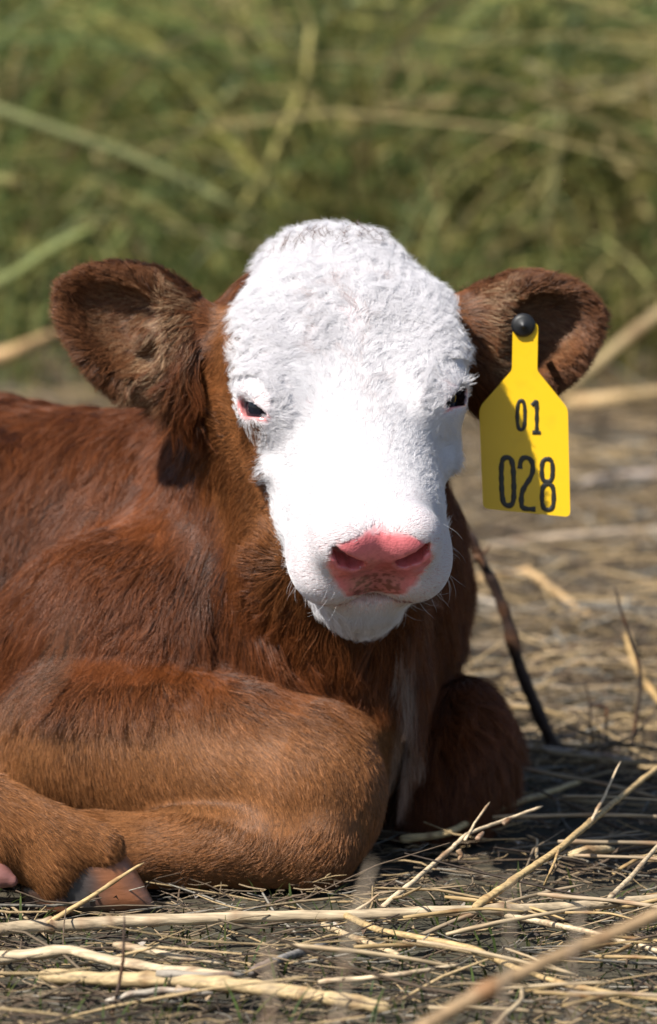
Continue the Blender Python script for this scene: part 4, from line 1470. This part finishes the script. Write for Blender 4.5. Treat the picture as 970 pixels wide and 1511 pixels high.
stalk("back_straw", "grey straw on the mid ground beside the far knee", "straw", gpath([(740, 1105, .01), (800, 1108, .012), (870, 1118, .014), (940, 1128, .012)]), .0036, .0030, GREY, None)
stalk("back_straw", "pale straw sliding under the far knee from the right", "straw", gpath([(590, 1240, .012), (660, 1228, .016), (740, 1190, .022), (860, 1150, .016)]), .0034, .0022, (.55, .40, .2), None)
stalk("back_straw", "short bright straw between the two knees", "straw", gpath([(575, 1205, .010), (605, 1198, .018), (630, 1192, .016)]), .0038, .0030, (.66, .45, .2), None)
stalk("back_straw", "short thick pale straw near the right edge above the longest stalk", "straw", gpath([(840, 1262, .018), (870, 1256, .020), (905, 1252, .018)]), .0036, .0030, (.66, .50, .28), None)
stalk("back_straw", "thin straw crossing below the longest stalk to the right edge", "straw", gpath([(745, 1352, .014), (850, 1372, .016), (1000, 1412, .012)]), .0026, .0020, PALE, None)
stalk("back_straw", "crooked tan straw running down right from the longest stalk", "straw", gpath([(500, 1346, .018), (560, 1372, .018), (700, 1400, .016), (760, 1428, .016), (850, 1456, .012), (980, 1476, .010)]), .0028, .0018, TAN, None)
stalk("back_straw", "grey stick lying between the longest stalk and the split stalk", "straw", gpath([(368, 1436, .012), (410, 1416, .018), (482, 1392, .020)]), .0036, .0026, (.26, .24, .22), None)
stalk("back_straw", "thin straw crossing the lower middle, its left end near the knee", "straw", gpath([(470, 1362, .012), (530, 1384, .014), (590, 1406, .012)]), .0026, .0020, (.58, .44, .26), None)
stalk("back_straw", "pale straw near the bottom edge right of the split stalk", "straw", gpath([(470, 1450, .012), (580, 1442, .014), (680, 1424, .014)]), .0024, .0018, PALE, None)
# nearer than the calf, out of focus
stalk("dry_weed", "blurred brown stem slanting up to the right in the bottom corner", "stem", ypath([(600, 1535, -.98), (640, 1508, -.97), (740, 1452, -.95), (830, 1412, -.92), (900, 1385, -.90), (1000, 1342, -.88)], -.95), .0046, .0036, (.36, .24, .13), None, nodes=4)
for k, (pp, yy, lb) in enumerate([([(486, 1545), (508, 1470), (512, 1400), (528, 1340), (548, 1268)], -1.0, "blurred pale grass stem standing before the near knee"),
                                  ([(396, 1545), (400, 1470), (398, 1390)], -1.0, "faint blurred stem left of the one before the knee"),
                                  ([(735, 1560), (742, 1480), (752, 1390), (752, 1290)], -.95, "faint blurred grey stem crossing the longest stalk at right"),
                                  ([(840, 1560), (850, 1480), (846, 1420), (862, 1330)], -.9, "thin blurred stem right of the grey one at the bottom")]):
    stalk("dry_weed", lb, "stem", ypath(pp, yy - .35), .0013, .0014 if k < 2 else .0009, (.46, .36, .26), None, end='tip')
stalk("bent_grass", "very blurred pale grass blade before the calf's shoulder", "grass blade",
      ypath([(-90, 1130), (-30, 1075), (30, 1035), (74, 995), (92, 950), (98, 908)], -2.0), .0008, .0018, (.48, .36, .25), None, flat=.3, nodes=0)
# thick stems in the grass behind
for lb, pp, yy, r0, cl in [
    ("pale green stem slanting down from the left edge in the back grass", [(-40, 150), (60, 185), (190, 228), (280, 270), (372, 316)], 2.75, .0115, (.19, .20, .08)),
    ("yellow stem leaning right above the calf's head, left of centre", [(352, 320), (385, 270), (420, 195), (455, 110), (460, 40)], 2.95, .0105, (.24, .21, .07)),
    ("tan stem leaning left above the left ear", [(228, 400), (195, 345), (160, 270), (140, 215)], 2.97, .0085, (.22, .18, .08)),
    ("bent yellow stem in the upper right grass", [(775, 92), (830, 122), (880, 152), (930, 142), (1010, 122)], 3.05, .0100, (.21, .19, .08)),
    ("short yellow stem low at the left edge of the back grass", [(-30, 268), (15, 268), (55, 282)], 2.5, .0110, (.20, .19, .06)),
    ("green blade curving above the left ear tip", [(-30, 435), (30, 400), (80, 365), (140, 335)], 2.3, .0095, (.16, .18, .05)),
    ("orange tan stem crossing high behind the head", [(560, 165), (640, 152), (720, 155), (770, 165)], 3.25, .0085, (.25, .19, .085)),
    ("dull yellow stem rising right of the head", [(690, 400), (740, 350), (800, 280), (840, 180)], 3.05, .0085, (.20, .17, .06)),
    ("olive stem upright above the tagged ear", [(800, 350), (815, 290), (825, 220), (828, 150)], 2.8, .0085, (.17, .16, .06))]:
    stalk("grass_stalk", lb, "stem", ypath(pp, yy), r0 * .8, r0 * .6, np.array(cl) * 1.05, "thick stems in the back grass", step=.03, nodes=1)

# ------------------------------------------------------------------ loose straws in the litter to the right
kinds = []
for k in range(3):
    L = (.12, .09, .15)[k]
    v, f, c = stem_mesh([(-L / 2, 0, 0), (-L / 6, rng.normal(0, .006), .002), (L / 6, rng.normal(0, .006), .003), (L / 2, 0, 0)], .0017, .0012, ((.50, .38, .23), TAN, (.33, .25, .16))[k], sides=6, step=.011)
    o = mesh_obj("loose_straw", v, f, straw_m, cols=c)
    kinds.append(o)
cnt = 0
while cnt < 56:
    px, py = rng.uniform(560, 1000), 1511 - 560 * rng.random() ** .9
    p = on_ground(px, py, rng.uniform(.010, .028))
    if field(p[None])[0] < .085: continue
    o = kinds[cnt] if cnt < 3 else kinds[cnt % 3].copy()
    if cnt >= 3: COL.objects.link(o)
    o.location = p
    o.rotation_euler = (rng.normal(0, .06), rng.normal(0, .10), rng.normal(.25, .65))
    sc_ = rng.uniform(.6, 1.25); o.scale = (sc_, sc_, sc_)
    where = "in front of the longest stalk" if py > 1345 else ("between the longest stalk and the far knee" if py > 1190 else "on the ground behind, around the dark stick")
    tag(o, ("pale", "tan", "dull brown")[kinds.index(o) if cnt < 3 else cnt % 3] + " loose straw " + where, "straw", "loose straws right of the calf")
    cnt += 1
